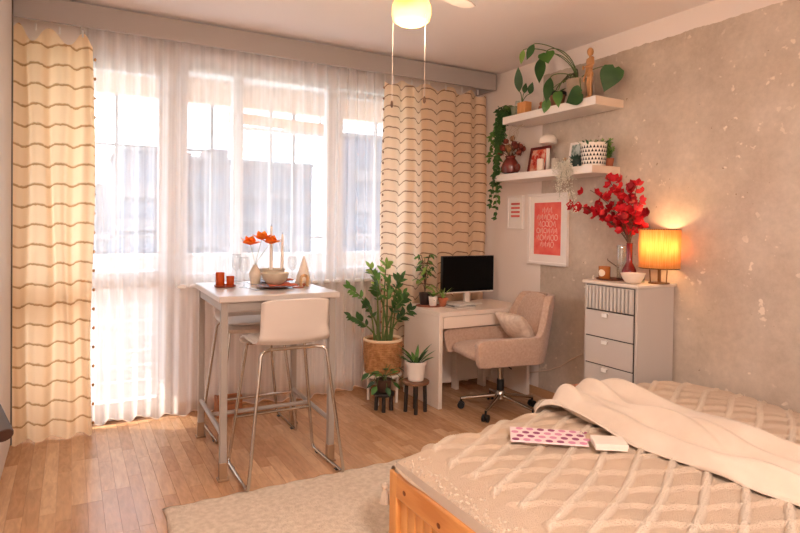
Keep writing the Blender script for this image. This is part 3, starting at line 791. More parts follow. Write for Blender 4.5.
def quilt_mat():
    m = bpy.data.materials.new('quilt_cotton'); m.use_nodes = True; t = m.node_tree; n = t.nodes; L = t.links; b = n['Principled BSDF']
    at = n.new('ShaderNodeAttribute'); at.attribute_name = 'row'; tc = n.new('ShaderNodeTexCoord')
    nz = n.new('ShaderNodeTexNoise'); nz.inputs['Scale'].default_value = 24; L.new(tc.outputs['Object'], nz.inputs['Vector'])
    r = n.new('ShaderNodeValToRGB'); r.color_ramp.elements[0].color = lin((216, 188, 162)); r.color_ramp.elements[1].color = lin((224, 199, 175)); L.new(nz.outputs['Fac'], r.inputs[0])
    mx = n.new('ShaderNodeMix'); mx.data_type = 'RGBA'; L.new(at.outputs['Fac'], mx.inputs[0]); L.new(r.outputs[0], mx.inputs[6]); mx.inputs[7].default_value = lin((231, 210, 188)); L.new(mx.outputs[2], b.inputs['Base Color'])
    b.inputs['Roughness'].default_value = .95; b.inputs['Specular IOR Level'].default_value = .08
    nb = n.new('ShaderNodeTexNoise'); nb.inputs['Scale'].default_value = 220; L.new(tc.outputs['Object'], nb.inputs['Vector'])
    bp = n.new('ShaderNodeBump'); bp.inputs['Strength'].default_value = .9; bp.inputs['Distance'].default_value = .012; L.new(nb.outputs['Fac'], bp.inputs['Height']); L.new(bp.outputs[0], b.inputs['Normal'])
    return m
ql = thing('quilt', 'cream cotton bed cover with tufted diamond lattice spread over the bed', 'bed cover', (2.2, 1.2, .45))
c0 = V(ql.location)
def shift(m_, c): m_.v = [tuple(V(p)-c) for p in m_.v]; return m_
shift(mb, c0).build('cover', quilt_mat(), ql, smooth=180)
# looped tufts in a row along the foot hem
rn = random.Random(2); tfm = MB()
for i in range(260):
    y = .45 + 1.57*i/260; x = 1.128+.12*abs(rn.gauss(0, .35))+.02
    z = topz(x, y) - .022*math.exp(-(x-1.128)/.03)
    d = V((rn.uniform(-1, .2), rn.uniform(-.6, .6), rn.uniform(.3, 1))).normalized()*.016
    p = V((x, y, z)); tfm.ball(p, (rn.uniform(.004, .008), rn.uniform(.004, .008), .006), 6, 4)
o = shift(tfm, c0).build('hem_tufts', qm, ql); o['kind'] = 'stuff'
ts = MB(); p = V((1.118, 2.10, .36))
ts.ball(p, .016, 8, 6)
for k in range(14): a = 2*pi*k/14; ts.tube([p, p+V((.012*cos(a), .012*sin(a), -.03)), p+V((.018*cos(a), .018*sin(a), -.07))], .003, 4)
shift(ts, c0).build('tassel', qm, ql)
gs = MB()   # grey under-sheet showing between hem and footboard
gs.grid(6, 60, lambda u, v: (1.128-.008*u, .45+1.58*v, .485-.07*u+.008*sin(v*40)*u))
shift(gs, c0).build('under_sheet', matt, ql, smooth=180)

# plain throw lying across the bed
tw = thing('throw_blanket', 'plain cream cotton throw crumpled across the quilt', 'throw', (2.25, 1.3, .55)); c0 = V(tw.location)
mb = MB()
def throw(u, v):
    y = .35 + 1.86*v
    xa = 2.02 + .05*sin(5*v+.4) + .12*max(0, .35-v); xb = 2.44 + .04*sin(4*v) + .16*max(0, .5-v)
    uu = u + .03*sin(12*v)*sin(pi*u)
    x = xa + (xb-xa)*uu
    yy = min(y, 2.15); b = topz(min(x, 3.3), min(yy, 2.12))
    fold = abs(sin(pi*(3.1*u+.9*sin(3.3*v)+.3*v)))**1.4*.036 + .020*sin(9*u+14*v)*sin(5*v-3*u) + .012*sin(26*u+5*sin(6*v))*.6 + .014*abs(sin(17*v+4*sin(5*u)))*sin(pi*u) + .03*math.exp(-((v-.93)/.07)**2)
    z = b + .019 + max(0, fold) + .012*sin(pi*u)
    if y > 2.10:
        e = y-2.10; yy = 2.10 + .09*sin(min(1, e/.10)*pi/2); z -= e*e*9
    ed = min(u, 1-u); z -= .012*math.exp(-ed/.02)
    return (x, yy, max(z, b+.017 if y <= 2.10 else .2))
mb.grid(64, 170, throw)
shift(mb, c0).build('cloth', mat('throw_cotton', (220, 200, 181), .9, c2=(210, 189, 169), scale=6, bump=.2, bscale=180, sheen=.2, spec=.1), tw, smooth=180, solid=.004)
fm = MB(); rn = random.Random(9)
for i in range(36):
    p = V(throw(.02+.96*i/35, 1)); fm.tube([p, p+V((rn.uniform(-.006, .006), .01, -.05))], .002, 4)
o = shift(fm, c0).build('fringe', mat('throw_cotton', (0, 0, 0)), tw); o['kind'] = 'stuff'

# magazine and box on the quilt
def lay(x, y): return topz(x, y)+.024
mg = thing('magazine', 'open pink dotted leaflet lying on the quilt', 'magazine', (1.755, 1.845, lay(1.755, 1.845)), R(-38))
MB().box(-.155, -.085, 0, .155, .085, .006).build('pages', mat('leaflet_paper', (238, 214, 212), .6), mg, bevel=.001)
dots = MB(); rn = random.Random(4)
dark = MB()
for i in range(7):
    for j in range(4):
        g_ = dark if (i*3+j*5) % 4 in (0, 1) else dots
        g_.lathe([(.0155, .0062), (.0155, .0066)], 12, (-.135+.045*i+(.02 if j % 2 else 0), -.066+.044*j, 0))
dots.build('rose_dots', mat('print_rose', (214, 140, 168), .6), mg)['kind'] = 'stuff'; dark.build('plum_dots', mat('print_plum', (148, 66, 104), .6), mg)['kind'] = 'stuff'
bx = thing('gift_box', 'small white lidded box lying on the quilt beside the dotted leaflet', 'box', (1.895, 1.645, lay(1.895, 1.645)), R(-35))
bxm = mat('box_white', (236, 222, 208), .6)
MB().box(-.062, -.048, 0, .062, .048, .020).build('base', bxm, bx, bevel=.002); MB().box(-.064, -.05, .012, .064, .05, .027).build('lid', bxm, bx, bevel=.002)

# pouf between bed and dresser
pf = thing('floor_pouf', 'round terracotta floor pouf behind the bed beside the grey chest', 'pouf', (2.74, 2.47, 0))
pfm = mat('pouf_fabric', (186, 128, 96), .95, c2=(166, 108, 78), scale=40, bump=.4)
MB().lathe([(.10, 0), (.17, .02), (.20, .12), (.21, .24), (.20, .36), (.165, .45), (.09, .475), (.02, .48)], 32).build('body', pfm, pf)
for z in (.03, .44): MB().tube([(.185*cos(2*pi*k/32), .185*sin(2*pi*k/32), z) for k in range(32)], .006, 6, closed=True).build('piping', pfm, pf)
fc = thing('folded_blanket', 'pale grey folded blanket hanging over the far edge of the bed', 'blanket', (2.30, 2.30, 0))
g = MB()
g.grid(12, 20, lambda u, v: (-.16+.36*u+.01*sin(9*v), -.02+.07*v+.03*sin(6*u)*v+.03*u, .03+.44*v+.02*sin(7*u)*v))
g.build('cloth', mat('blanket_grey', (188, 170, 154), .95), fc, smooth=180, solid=.02)

# dark padded handle at the left picture edge, on its stand
p = ony(4.0, 435, 2.7)
hs = thing('padded_handle_stand', 'dark grey round padded handle with brown end standing beside the wardrobe', 'handle', (p.x-.16, p.y+.02, 0))
q = V((.16, -.02, p.z))
MB().tube([q, q+V((-.05, .11, .075))], .033, 22).build('grip', mat('grip_foam', (92, 86, 84), .7), hs)
MB().tube([q+V((.002, -.0045, -.003)), q], .031, 22).build('end_cap', mat('grip_end', (72, 48, 38), .6), hs)
e_ = q+V((-.048, .105, .072)); MB().tube(fillet([e_, e_+V((-.06, .08, .03)), (0, 0, .3), (0, 0, .02)], .05), .014, 10).build('post', alu, hs)
MB().lathe([(.12, 0), (.12, .015), (.03, .03)], 24).build('base', alu, hs)

# ================================================================ CEILING FAN WITH LIGHT
fn = thing('ceiling_fan', 'white ceiling fan with lit yellow glass globe and pull chains', 'ceiling fan', (1.475, 2.555, 2.42))
fw = mat('fan_white', (232, 214, 202), .4)
MB().lathe([(.03, .41), (.06, .38), (.065, .34), (.02, .33)], 24).build('canopy', fw, fn)
MB().tube([(0, 0, .27), (0, 0, .36)], .012, 10).build('rod', fw, fn)
MB().lathe([(.05, .15), (.10, .17), (.115, .20), (.11, .25), (.05, .28)], 28).build('motor', fw, fn)
MB().lathe([(.06, .118), (.085, .125), (.085, .15), (.05, .155)], 24).build('light_collar', mat('fan_collar', (226, 170, 130), .4), fn)
gm = mat('globe_glass', (255, 214, 130), .4, emit=((255, 205, 50), .75), transl=.4)
MB().lathe([(.02, 0), (.06, .003), (.088, .02), (.097, .05), (.096, .09), (.082, .120)], 32, cap1=False).build('globe', gm, fn)
MB().ball((-.03, -.03, .07), .028, 12, 8).build('bulb', mat('bulb_lit', (255, 240, 180), .3, emit=((255, 236, 120), 9)), fn)
bl = MB().prism([(.11, -.035), (.20, -.055), (.38, -.065), (.44, -.045), (.455, 0), (.44, .045), (.38, .065), (.20, .055), (.11, .035)], .205, .213).mesh('blade'); bl.materials.append(fw)
for i in range(3): link('blade', bl, fn, rot=(R(8), 0, R(18+120*i)), bevel=.003)
for (x, y, zb) in ((-.088, .03, ony(392, 107, 2.57).z), (.030, -.085, ony(421, 104, 2.49).z)):
    pc = MB(); 
    cn = MB().tube([(x, y, zb-2.42+.03), (x, y, .13)], .0014, 5).build('pull_chain', mat('chain_metal', (226, 206, 190), .4, metal=.5), fn)
    MB().lathe([(.002, .035), (.006, .028), (.007, .008), (.003, 0)], 10, (x, y, zb-2.42)).build('pull_knob', mat('knob_wood', (110, 78, 56), .5), cn)
light('fan_lamp', 'POINT', (1.475, 2.555, 2.40), 13, (1, .86, .66), shadow_soft_size=.09)
# fill lamp added behind the camera, out of view, to brighten the room
cl = thing('added_fill_lamp', 'added round white fill lamp on the ceiling, out of view', 'lamp', (.35, -.9, 2.83))
MB().lathe([(.24, -.0), (.25, -.03), (.23, -.06), (.12, -.085), (.01, -.09)], 36).build('shade', mat('fill_lamp_opal', (255, 240, 222), .5, emit=((255, 236, 220), 6.0)), cl)
cla = light('added_fill_light', 'AREA', (.35, -.9, 2.725), 64, (1, .92, .86), shape='DISK', size=.5)
MB().lathe([(.262, -.001), (.262, -.022), (.25, -.022)], 36).build('rim', fw, cl)

# ================================================================ PLANTS AND SMALL THINGS
def green(name, a, b, t=.25): return mat(name, a, .45, c2=b, scale=6, transl=t, spec=.5)
g_dark = green('leaf_dark', (44, 78, 34), (66, 104, 46)); g_mid = green('leaf_mid', (74, 118, 50), (104, 146, 66)); g_lite = green('leaf_light', (126, 164, 72), (160, 186, 96))
g_blue = green('leaf_teal', (50, 84, 58), (74, 108, 70)); stem_m = mat('stem_green', (92, 110, 58), .6); soil = mat('soil', (60, 44, 34), 1)
twig = mat('twig', (96, 72, 54), .8); terra = mat('terracotta', (170, 98, 66), .8); ceram = mat('ceramic_white', (236, 224, 212), .35)
clear = glass_mat('clear_glass', (240, 246, 244), .16)
glass_w = glass_mat('stemware', (246, 248, 248), .12)

def pot(root, r0, r1, h, m, z=0, rim=0, name='pot', rimm=None):
    t = .006
    o = MB().lathe([(r0*.9, z), (r0, z+.004), (r1, z+h), (r1-t, z+h), (r1-t*1.6, z+h-.02), (.002, z+h-.022)], 28, cap1=True).build(name, m, root)
    if rim: MB().lathe([(r1, z+h-rim), (r1+.006, z+h-rim), (r1+.006, z+h+.003), (r1-.002, z+h+.003)], 28, cap0=False, cap1=False).build('rim', rimm or m, o)
    MB().lathe([(r1-.008, z+h-.018), (.004, z+h-.012)], 20, cap0=False).build('soil', soil, o)
    return o

# --- ZZ plant in a wicker basket on a white stand
zp = thing('potted_zz_plant', 'tall glossy zz plant in a wicker basket on white stand', 'plant', (2.20, 4.20, 0))
wick = mat('wicker', (200, 148, 98), .7, c2=(162, 108, 64), scale=30); wick2 = mat('wicker_rim', (226, 196, 160), .7)
for k in range(4): a = pi/4+pi/2*k; MB().tube([(.12*cos(a), .12*sin(a), 0), (.125*cos(a), .125*sin(a), .235)], .011, 8).build('stand_leg', ceram, zp)
MB().tube([(.145*cos(2*pi*k/28), .145*sin(2*pi*k/28), .222) for k in range(28)], .013, 8, closed=True).build('stand_ring', ceram, zp)
bs = MB().lathe([(.128, .238), (.136, .26), (.146, .36), (.15, .50), (.144, .50), (.135, .47), (.004, .465)], 40).build('basket', wick, zp)
for r in range(15):
    z = .246+.0165*r; rr = .134+.014*min(1, r/9)
    MB().tube([((rr+.006*(1 if (k+r) % 2 else -.3))*cos(2*pi*k/44), (rr+.006*(1 if (k+r) % 2 else -.3))*sin(2*pi*k/44), z) for k in range(44)], .0075, 5, closed=True).build('woven_row', wick, bs)
MB().tube([(.149*cos(2*pi*k/36), .149*sin(2*pi*k/36), .502) for k in range(36)], .012, 8, closed=True).build('basket_rim', wick2, bs)
rn = random.Random(21)
MB().lathe([(.135, .466), (.004, .474)], 24, cap0=False).build('soil', soil, zp)
tips = [(-.34, -.05, .93), (-.22, -.10, .80), (-.12, .02, 1.08), (-.02, -.12, .98), (.05, .05, 1.10), (.13, -.06, 1.00), (.20, .02, .86), (-.28, .04, .70), (.10, -.16, .84), (-.06, .08, 1.02), (.19, -.12, .74), (-.15, -.15, .94)]
for i, tp in enumerate(tips):
    a = rn.uniform(0, 6.28); b0 = V((.06*cos(a)+tp[0]*.1, .06*sin(a)*.6, .466)); tp = V((tp[0]*.95, tp[1], tp[2]))
    pts = bz(b0, b0+V((tp.x*.10, tp.y*.1, (tp.z-.46)*.45)), V((tp.x*.6, tp.y*.6, tp.z-.06)), tp, 14)
    st_ = MB().tube(pts, [.010-.007*k/14 for k in range(15)], 6).build('stem', stem_m, zp)
    lf = MB(); side = 1
    for k in range(8, 15):
        d = (pts[k]-pts[k-1]).normalized()
        for s in (-1, 1):
            out = d.cross(V((rn.uniform(-.4, .4), rn.uniform(-.7, -.2), .35))).normalized()*s
            L_ = .088*(1-.30*abs(k-11)/4)*rn.uniform(.8, 1.15)
            if rn.random() < .3: continue
            lf.leaf(pts[k], out*.8+d*.6+V((0, 0, .1)), V((rn.uniform(-.3, .3), -.6, .6)), L_, L_*.46, .25, n=5)
    lf.leaf(pts[-1], d, V((0, -1, .3)), .07, .03, .2, n=5)
    lf.build('frond', [g_mid, g_dark, g_dark][i % 3] if i not in (2, 4) else g_lite, st_, smooth=180)

# --- two small black plant stools with potted plants
blackwood = mat('black_wood', (44, 34, 28), .5)
def plant_stool(label, x, y, r, h, m):
    o = thing('plant_stool', label, 'stool', (x, y, 0), group='small plant stools')
    MB().lathe([(r*.97, h-.022), (r, h-.018), (r, h-.004), (r*.97, h)], 28).build('seat', m, o)
    for k in range(4): a = pi/4+pi/2*k+.3; MB().tube([(r*.72*cos(a), r*.72*sin(a), 0), (r*.66*cos(a), r*.66*sin(a), h-.02)], .015, 10).build('leg', blackwood, o)
    return o
plant_stool('very low black plant stool beside the wicker basket', 2.10, 3.985, .082, .14, blackwood)
plant_stool('black legged plant stool with brown wooden top beside the desk', 2.30, 3.845, .105, .24, mat('stool_top_wood', (124, 84, 58), .5))
pp = thing('potted_plant', 'small trailing green plant in a dark brown pot on the very low stool', 'plant', (2.10, 3.985, .1405))
pot(pp, .048, .062, .10, mat('pot_brown', (74, 50, 38), .5))
rn = random.Random(5)
for i in range(11):
    a = 2*pi*i/11+rn.uniform(-.2, .2); d = V((cos(a), sin(a)*.8, 0)); L_ = rn.uniform(.07, .15)
    tip = d*L_ + V((0, 0, .10+rn.uniform(-.05, .10)))
    pts = bz((0, 0, .085), (d.x*.02, d.y*.02, .15), d*L_*.7+V((0, 0, .17)), tip, 6)
    s_ = MB().tube(pts, .0025, 5).build('stem', stem_m, pp)
    MB().leaf(pts[-1], d+V((0, 0, -.5)), (0, -.3, 1), .085, .045, .3, n=5).build('leaf', [g_dark, g_mid, g_blue][i % 3], s_, smooth=180)
    MB().leaf(pts[3], d+V((-.4, .2, .2)), (0, -.3, 1), .06, .03, .3, n=4).build('leaf', [g_dark, g_mid, g_blue][i % 3], s_, smooth=180)
al = thing('potted_aloe', 'spiky green aloe in a white pot on the brown topped stool', 'plant', (2.30, 3.845, .2405))
pot(al, .060, .076, .145, ceram, rim=.02)
for i in range(15):
    a = 2.4*i; r = .012+.0025*i; tl = .20-.006*i; d = V((cos(a), sin(a), 1.5-.07*i)).normalized()
    MB().leaf((r*cos(a), r*sin(a), .125), d, V((-cos(a), -sin(a), .4)), tl, .030, .25, n=5, fold=.5).build('leaf', g_mid if i % 2 else g_dark, al, smooth=180)

# --- plants on the desk
co = thing('round_mat', 'round reddish woven mat under the plants on the desk corner', 'mat', (2.615, 4.17, .7505))
MB().lathe([(.11, 0), (.113, .003), (.11, .006), (.002, .006)], 32).build('mat_disc', mat('mat_red', (150, 88, 66), .9), co)
for k in range(4): MB().tube([((.03+.022*k)*cos(2*pi*q/30), (.03+.022*k)*sin(2*pi*q/30), .006) for q in range(30)], .0025, 5, closed=True).build('coil', mat('mat_red', (0, 0, 0)), co)
dp = thing('potted_plant', 'leafy upright plant in a dark glazed pot at the corner of the desk', 'plant', (2.60, 4.215, .757))
pot(dp, .040, .05, .10, mat('pot_dark', (52, 40, 36), .35))
rn = random.Random(31)
for i in range(10):
    a = 2*pi*i/10; d = V((cos(a), sin(a)*.7, 0)); h = rn.uniform(.12, .40) if i % 3 else .42
    k_ = rn.uniform(.04, .12)
    pts = bz((0, 0, .08), (0, 0, .08+h*.5), d*k_*.6+V((0, 0, h*.9)), d*k_+V((0, 0, h)), 7)
    s_ = MB().tube(pts, .0028, 5).build('stem', twig, dp); lf = MB()
    for k in range(3, 8):
        q = d.cross(V((0, 0, 1)))*(1 if k % 2 else -1)+d*.6+V((0, -.3, rn.uniform(-.6, .3)))
        lf.leaf(pts[k], q, (0, -.4, 1), rn.uniform(.06, .095), .030, .45, n=5)
    lf.build('leaf', [g_mid, g_lite, g_dark][i % 3], s_, smooth=180)
fp = thing('face_pot', 'tiny white face pot with sprouting plant at the front of the desk corner', 'pot', (2.625, 4.125, .757))
pot(fp, .030, .040, .078, ceram)
MB().tube([(-.003, -.036, .05), (-.003, -.044, .038), (.003, -.040, .034)], .004, 5).build('nose', ceram, fp)
for s in (-1, 1): MB().tube([(s*.012-.006, -.0385, .05), (s*.012, -.040, .047), (s*.012+.006, -.038, .05)], .0015, 4).build('eyelid', twig, fp)
for i in range(7):
    a = .9*i; MB().leaf((0, 0, .07), (cos(a), sin(a), 1.0), (-cos(a), -sin(a), .5), .09, .028, .4, n=5).build('leaf', g_lite if i % 2 else g_mid, fp, smooth=180)
tp_ = thing('terracotta_pot', 'small terracotta pot with grassy sprigs beside the monitor', 'pot', (2.70, 4.09, .7505)); pot(tp_, .028, .036, .07, terra, rim=.015)
for i in range(8): a = .8*i; MB().leaf((0, 0, .06), (cos(a)*.5, sin(a)*.5, 1), (-cos(a), -sin(a), .3), .14, .010, .5, n=5).build('blade', g_lite, tp_, smooth=180)

# ---------------------------------------------------------------- things on the upper shelf
def shelf_y(px, X): return onx(px, 130, X).y
def on_shelf(name, label, cat, px, Z, X=3.30): return thing(name, label, cat, (X, shelf_y(px, X), Z))
N_ = V((-.75, -.6, .25))        # leaves turn to the light of the room
def wall_leaf(root, px, py, X, lpx, wpx, ang, m, heart=False, pot_at=None, curl=.15, arc=.5):
    """a leaf at a picture position on plane X, hung from its pot by an arching stalk"""
    c = onx(px, py, X) - V(root.location); k = .0080*X/3.25
    d = V((0, -cos(ang), sin(ang))); d = (d + V((-.25, 0, 0))).normalized()
    base = c - d*lpx*k*.5
    o = MB().leaf(base, d, N_, lpx*k, wpx*k, curl, heart=heart, n=14).build('leaf', m, root, smooth=180)
    if pot_at is not None:
        p0 = V(pot_at); hgt = min(max(p0.z, base.z)+arc*.2, 2.78-root.location.z)
        MB().tube(bz(p0, (p0.x, p0.y+(base.y-p0.y)*.25, hgt), (base.x, p0.y+(base.y-p0.y)*.8, hgt), base, 12), .0035, 5).build('stalk', stem_m, o)
    return o
ph = on_shelf('philodendron_plant', 'large heart leaved plant in a grey beige pot on the upper shelf', 'plant', 577, UZ, 3.31)
pot(ph, .066, .086, .185, mat('pot_greige', (178, 156, 134), .7, c2=(160, 138, 116), scale=12))
pt = (0, 0, .17)
UP, DN = pi/2, -pi/2
for a in ((547, 58, 3.06, 14, 17, R(-60), g_mid, True, .35), (540, 70, 3.17, 28, 11, R(-80), g_dark, False, .5), (548, 90, 3.15, 26, 10, R(-88), g_dark, False, .2), (546, 106, 3.15, 15, 9, R(-100), g_mid, False, .15),
          (558, 100, 3.15, 17, 10, R(-70), g_mid, True, .2), (573, 98, 3.15, 18, 20, R(-160), g_dark, True, .1), (609, 80, 3.30, 22, 21, R(-110), g_dark, True, .25), (530, 52, 2.95, 17, 8, R(-115), g_dark, False, .45), (522, 57, 2.98, 16, 6, R(-88), g_lite, False, .5)):
    wall_leaf(ph, *a[:6], a[6], heart=a[7], pot_at=pt, arc=a[8])
for k in range(6):
    a = R(120+20*k); e = V((-.05+.02*k, .20*(1 if k < 6 else 1)-.03*k, .17+.05*(k % 3)-.08)); MB().tube(bz(pt, (0, .05, .26+.01*k), (e.x, e.y*.8, .22+.02*k), e, 10), .0045, 5).build('aerial_root', mat('root_brown', (86, 82, 54), .7), ph)
dpot = on_shelf('terracotta_pot', 'round terracotta pot with a black rim beside the large leafy plant', 'pot', 557, UZ, 3.30)
pot(dpot, .045, .062, .125, mat('pot_rust', (150, 102, 76), .8), rim=.022, rimm=black_p)
for k in range(4): MB().leaf((0, 0, .11), (cos(k*1.6), sin(k*1.6), .9), (0, 0, 1), .10, .03, .5).build('leaf', g_dark, dpot, smooth=180)
# wooden mannequin
mn = on_shelf('wooden_mannequin', 'jointed wooden artist mannequin standing on the upper shelf', 'figurine', 589, UZ, 3.27); mn.rotation_euler.z = R(-120)
wm = mat('mannequin_wood', (206, 150, 96), .5, c2=(186, 128, 76), scale=6, stretch=(1, 1, .3))
MB().lathe([(.05, 0), (.05, .010), (.044, .014)], 24).build('base', wm, mn)
MB().tube([(0, .03, .012), (0, .03, .19)], .003, 6).build('rod', hand_m, mn)
MB().ball((0, 0, .352), (.021, .024, .031), 14, 10).build('head', wm, mn); MB().tube([(0, 0, .31), (0, 0, .33)], .009, 8).build('neck', wm, mn)
MB().lathe([(.012, .312), (.040, .300), (.044, .285), (.036, .25), (.026, .232)], 20, sy=.62).build('chest', wm, mn)
MB().ball((0, 0, .222), .019, 12, 8).build('waist', wm, mn)
MB().lathe([(.024, .212), (.036, .195), (.032, .175), (.012, .168)], 20, sy=.65).build('pelvis', wm, mn)
for s in (-1, 1):
    l = MB().tube([(s*.018, 0, .178), (s*.020, -.004, .135), (s*.020, -.004, .102)], [.013, .016, .010], 10).build('leg', wm, mn)
    MB().ball((s*.020, -.004, .097), .0105, 10, 6).build('knee', wm, l)
    MB().tube([(s*.020, -.004, .092), (s*.021, 0, .065), (s*.021, 0, .030)], [.010, .0125, .007], 10).build('shin', wm, l)
    MB().ball((s*.021, -.012, .021), (.010, .022, .009), 10, 6).build('foot', wm, l)
    bent = s > 0
    el = V((s*.066, -.004, .232)) if not bent else V((s*.070, .0, .248)); hd_ = V((s*.072, -.02, .178)) if not bent else V((s*.060, -.055, .225))
    a = MB().tube([(s*.050, 0, .292), el], [.0115, .009], 10).build('arm', wm, mn); MB().ball((s*.048, 0, .294), .013, 10, 6).build('shoulder', wm, a)
    MB().tube([el, hd_], [.009, .0065], 10).build('forearm', wm, a); MB().ball(hd_+(hd_-el).normalized()*.012, (.007, .008, .016), 8, 6).build('hand', wm, a)
# propagation station and small bits
pr = on_shelf('propagation_stand', 'orange wooden block stand holding green cuttings on the upper shelf', 'vase', 524, UZ, 3.25)
MB().box(-.035, -.05, 0, .035, .05, .105).build('wood_block', mat('block_wood', (222, 158, 98), .5, c2=(204, 136, 76), scale=5, stretch=(1, 6, 1)), pr, bevel=.004)
MB().lathe([(.024, 0), (.025, .10), (.02, .11), (.018, .13)], 20, (0, .085, 0)).build('glass_tube', clear, pr)
for (px_, py_, l, w, a) in ((518.5, 79, 26, 9, R(80)), (525, 88, 11, 6, R(60)), (531, 88, 13, 7, R(55))): wall_leaf(pr, px_, py_, 3.22, l, w, a, g_dark, pot_at=(0, .03, .10), arc=.0)
fg = on_shelf('clay_figurine', 'tiny brown clay figurine beside the orange block stand', 'figurine', 541, UZ, 3.26)
MB().lathe([(.020, 0), (.026, .015), (.022, .04), (.012, .05)], 16).build('body', terra, fg); MB().ball((0, 0, .062), .017, 12, 8).build('head', terra, fg)
for s in (-1, 1): MB().ball((0, s*.018, .035), (.008, .008, .015), 8, 6).build('arm', terra, fg)
# trailing vine
vn = on_shelf('trailing_vine_plant', 'long trailing green vine spilling from a pot at the shelf corner', 'plant', 509, UZ, 3.27)
vn.location.y = min(vn.location.y, 3.86)
pot(vn, .045, .058, .085, mat('pot_sage', (120, 124, 98), .6))
rn = random.Random(77); vl_ = V(vn.location)
for i in range(9):
    pxe = 484+rn.uniform(0, 15); pye = [218, 200, 190, 175, 160, 205, 150, 140, 186][i]
    X = 3.19+rn.uniform(-.07, .09); e = onx(pxe+(4 if i else 0), pye, X)-vl_
    e.y = max(e.y, 3.955-vl_.y); 
    lip = V((rn.uniform(-.10, .06), 3.955-vl_.y+rn.uniform(.0, .06), .05+rn.uniform(-.02, .04)))
    pts = bz((0, .02, .075), (lip.x*.5, lip.y*.6, .14), lip+V((0, .02, .03)), lip, 6) + bz(lip, lip+V((0, .03, -.1)), (e.x, e.y+rn.uniform(-.03, .05), e.z*.6), e, 22)[1:]
    s_ = MB().tube(pts, .0022, 4).build('vine', stem_m, vn); lf = MB()
    for k in range(4, len(pts)):
        for q in range(3 if k < 16 else 2):
            d = V((rn.uniform(-1, .3), rn.uniform(-.9, .9), rn.uniform(-.9, .1)))
            lf.leaf(pts[k], d, (-.6, -.6, .4), rn.uniform(.035, .055), .030, .25, heart=True, n=4)
    lf.build('foliage', [g_dark, g_mid, g_dark][i % 3], s_, smooth=180)

# ---------------------------------------------------------------- things on the lower shelf
dv = on_shelf('dried_flower_vase', 'amber glass vase of dried dark red flowers on the lower shelf', 'vase', 511, LZ, 3.25)
MB().lathe([(.03, 0), (.055, .012), (.065, .05), (.05, .09), (.032, .115), (.038, .13)], 24, cap1=False).build('vase', mat('vase_maroon', (112, 44, 36), .15, coat=.5), dv)
MB().ball((0, -.075, .045), (.022, .014, .03), 10, 8).build('vase_ear', mat('vase_maroon', (0, 0, 0)), dv); MB().ball((0, .075, .045), (.022, .014, .03), 10, 8).build('vase_ear', mat('vase_maroon', (0, 0, 0)), dv)
dv.scale = (1.2, 1.25, 1.2)
rn = random.Random(15); dried = mat('dried_red', (98, 34, 30), .9, c2=(140, 66, 44), scale=30); dried2 = mat('dried_brown', (140, 96, 60), .9)
for i in range(20):
    a = 2.4*i; r = .02+.085*sqrt(i/20); p = V((r*cos(a)*.7, r*sin(a), .245-.9*r+rn.uniform(-.02, .03)))
    s_ = MB().tube([(0, 0, .11), p*.6+V((0, 0, .06)), p], .0018, 4).build('stem', twig, dv); f_ = MB()
    f_.ball(p, .020, 8, 6)
    for k in range(9): d = V((rn.gauss(0, 1), rn.gauss(0, 1), rn.gauss(0, 1))).normalized(); f_.leaf(p, d, (0, 0, 1), .034, .018, .3, n=3)
    f_.build('flower_head', dried if i % 4 else dried2, s_, smooth=180)
for i in range(7): MB().tube([(0, 0, .12), (rn.uniform(-.05, .05), rn.uniform(-.1, .1), .30), (rn.uniform(-.05, .05), rn.uniform(-.13, .13), .34)], .0014, 4).build('dry_sprig', mat('sprig_straw', (208, 186, 160), .9), dv)
# red framed card leaning on the wall
y_ = shelf_y(537, 3.36)
fr2 = thing('framed_card', 'dark red framed coral floral card leaning on the lower shelf', 'picture', (3.36, y_, LZ)); Mr = ry(R(12))
fd = mat('frame_dark_red', (112, 36, 32), .4)
for (y0, y1, z0, z1) in ((-.115, .115, 0, .022), (-.115, .115, .208, .23), (-.115, -.093, .022, .208), (.093, .115, .022, .208)):
    MB().obox(Mr @ V((0, (y0+y1)/2, (z0+z1)/2)), (.016, y1-y0, z1-z0), Mr).build('frame_bar', fd, fr2)
MB().obox(Mr @ V((.002, 0, .115)), (.006, .186, .186), Mr).build('card', mat('card_coral', (224, 96, 70), .7, c2=(238, 188, 160), scale=22, contrast=(.45, .6)), fr2)
for k in range(9):
    a = 2.4*k; r = .015+.007*k; c = V((-.006, r*cos(a), .115+r*sin(a)))
    pm_ = MB()
    for q in range(5): t = 2*pi*q/5; pm_.obox(Mr @ (c+V((-.001, .010*cos(t), .010*sin(t)))), (.002, .012, .012), Mr)
    pm_.build('printed_flower', mat('card_red', (206, 56, 44), .7), fr2)
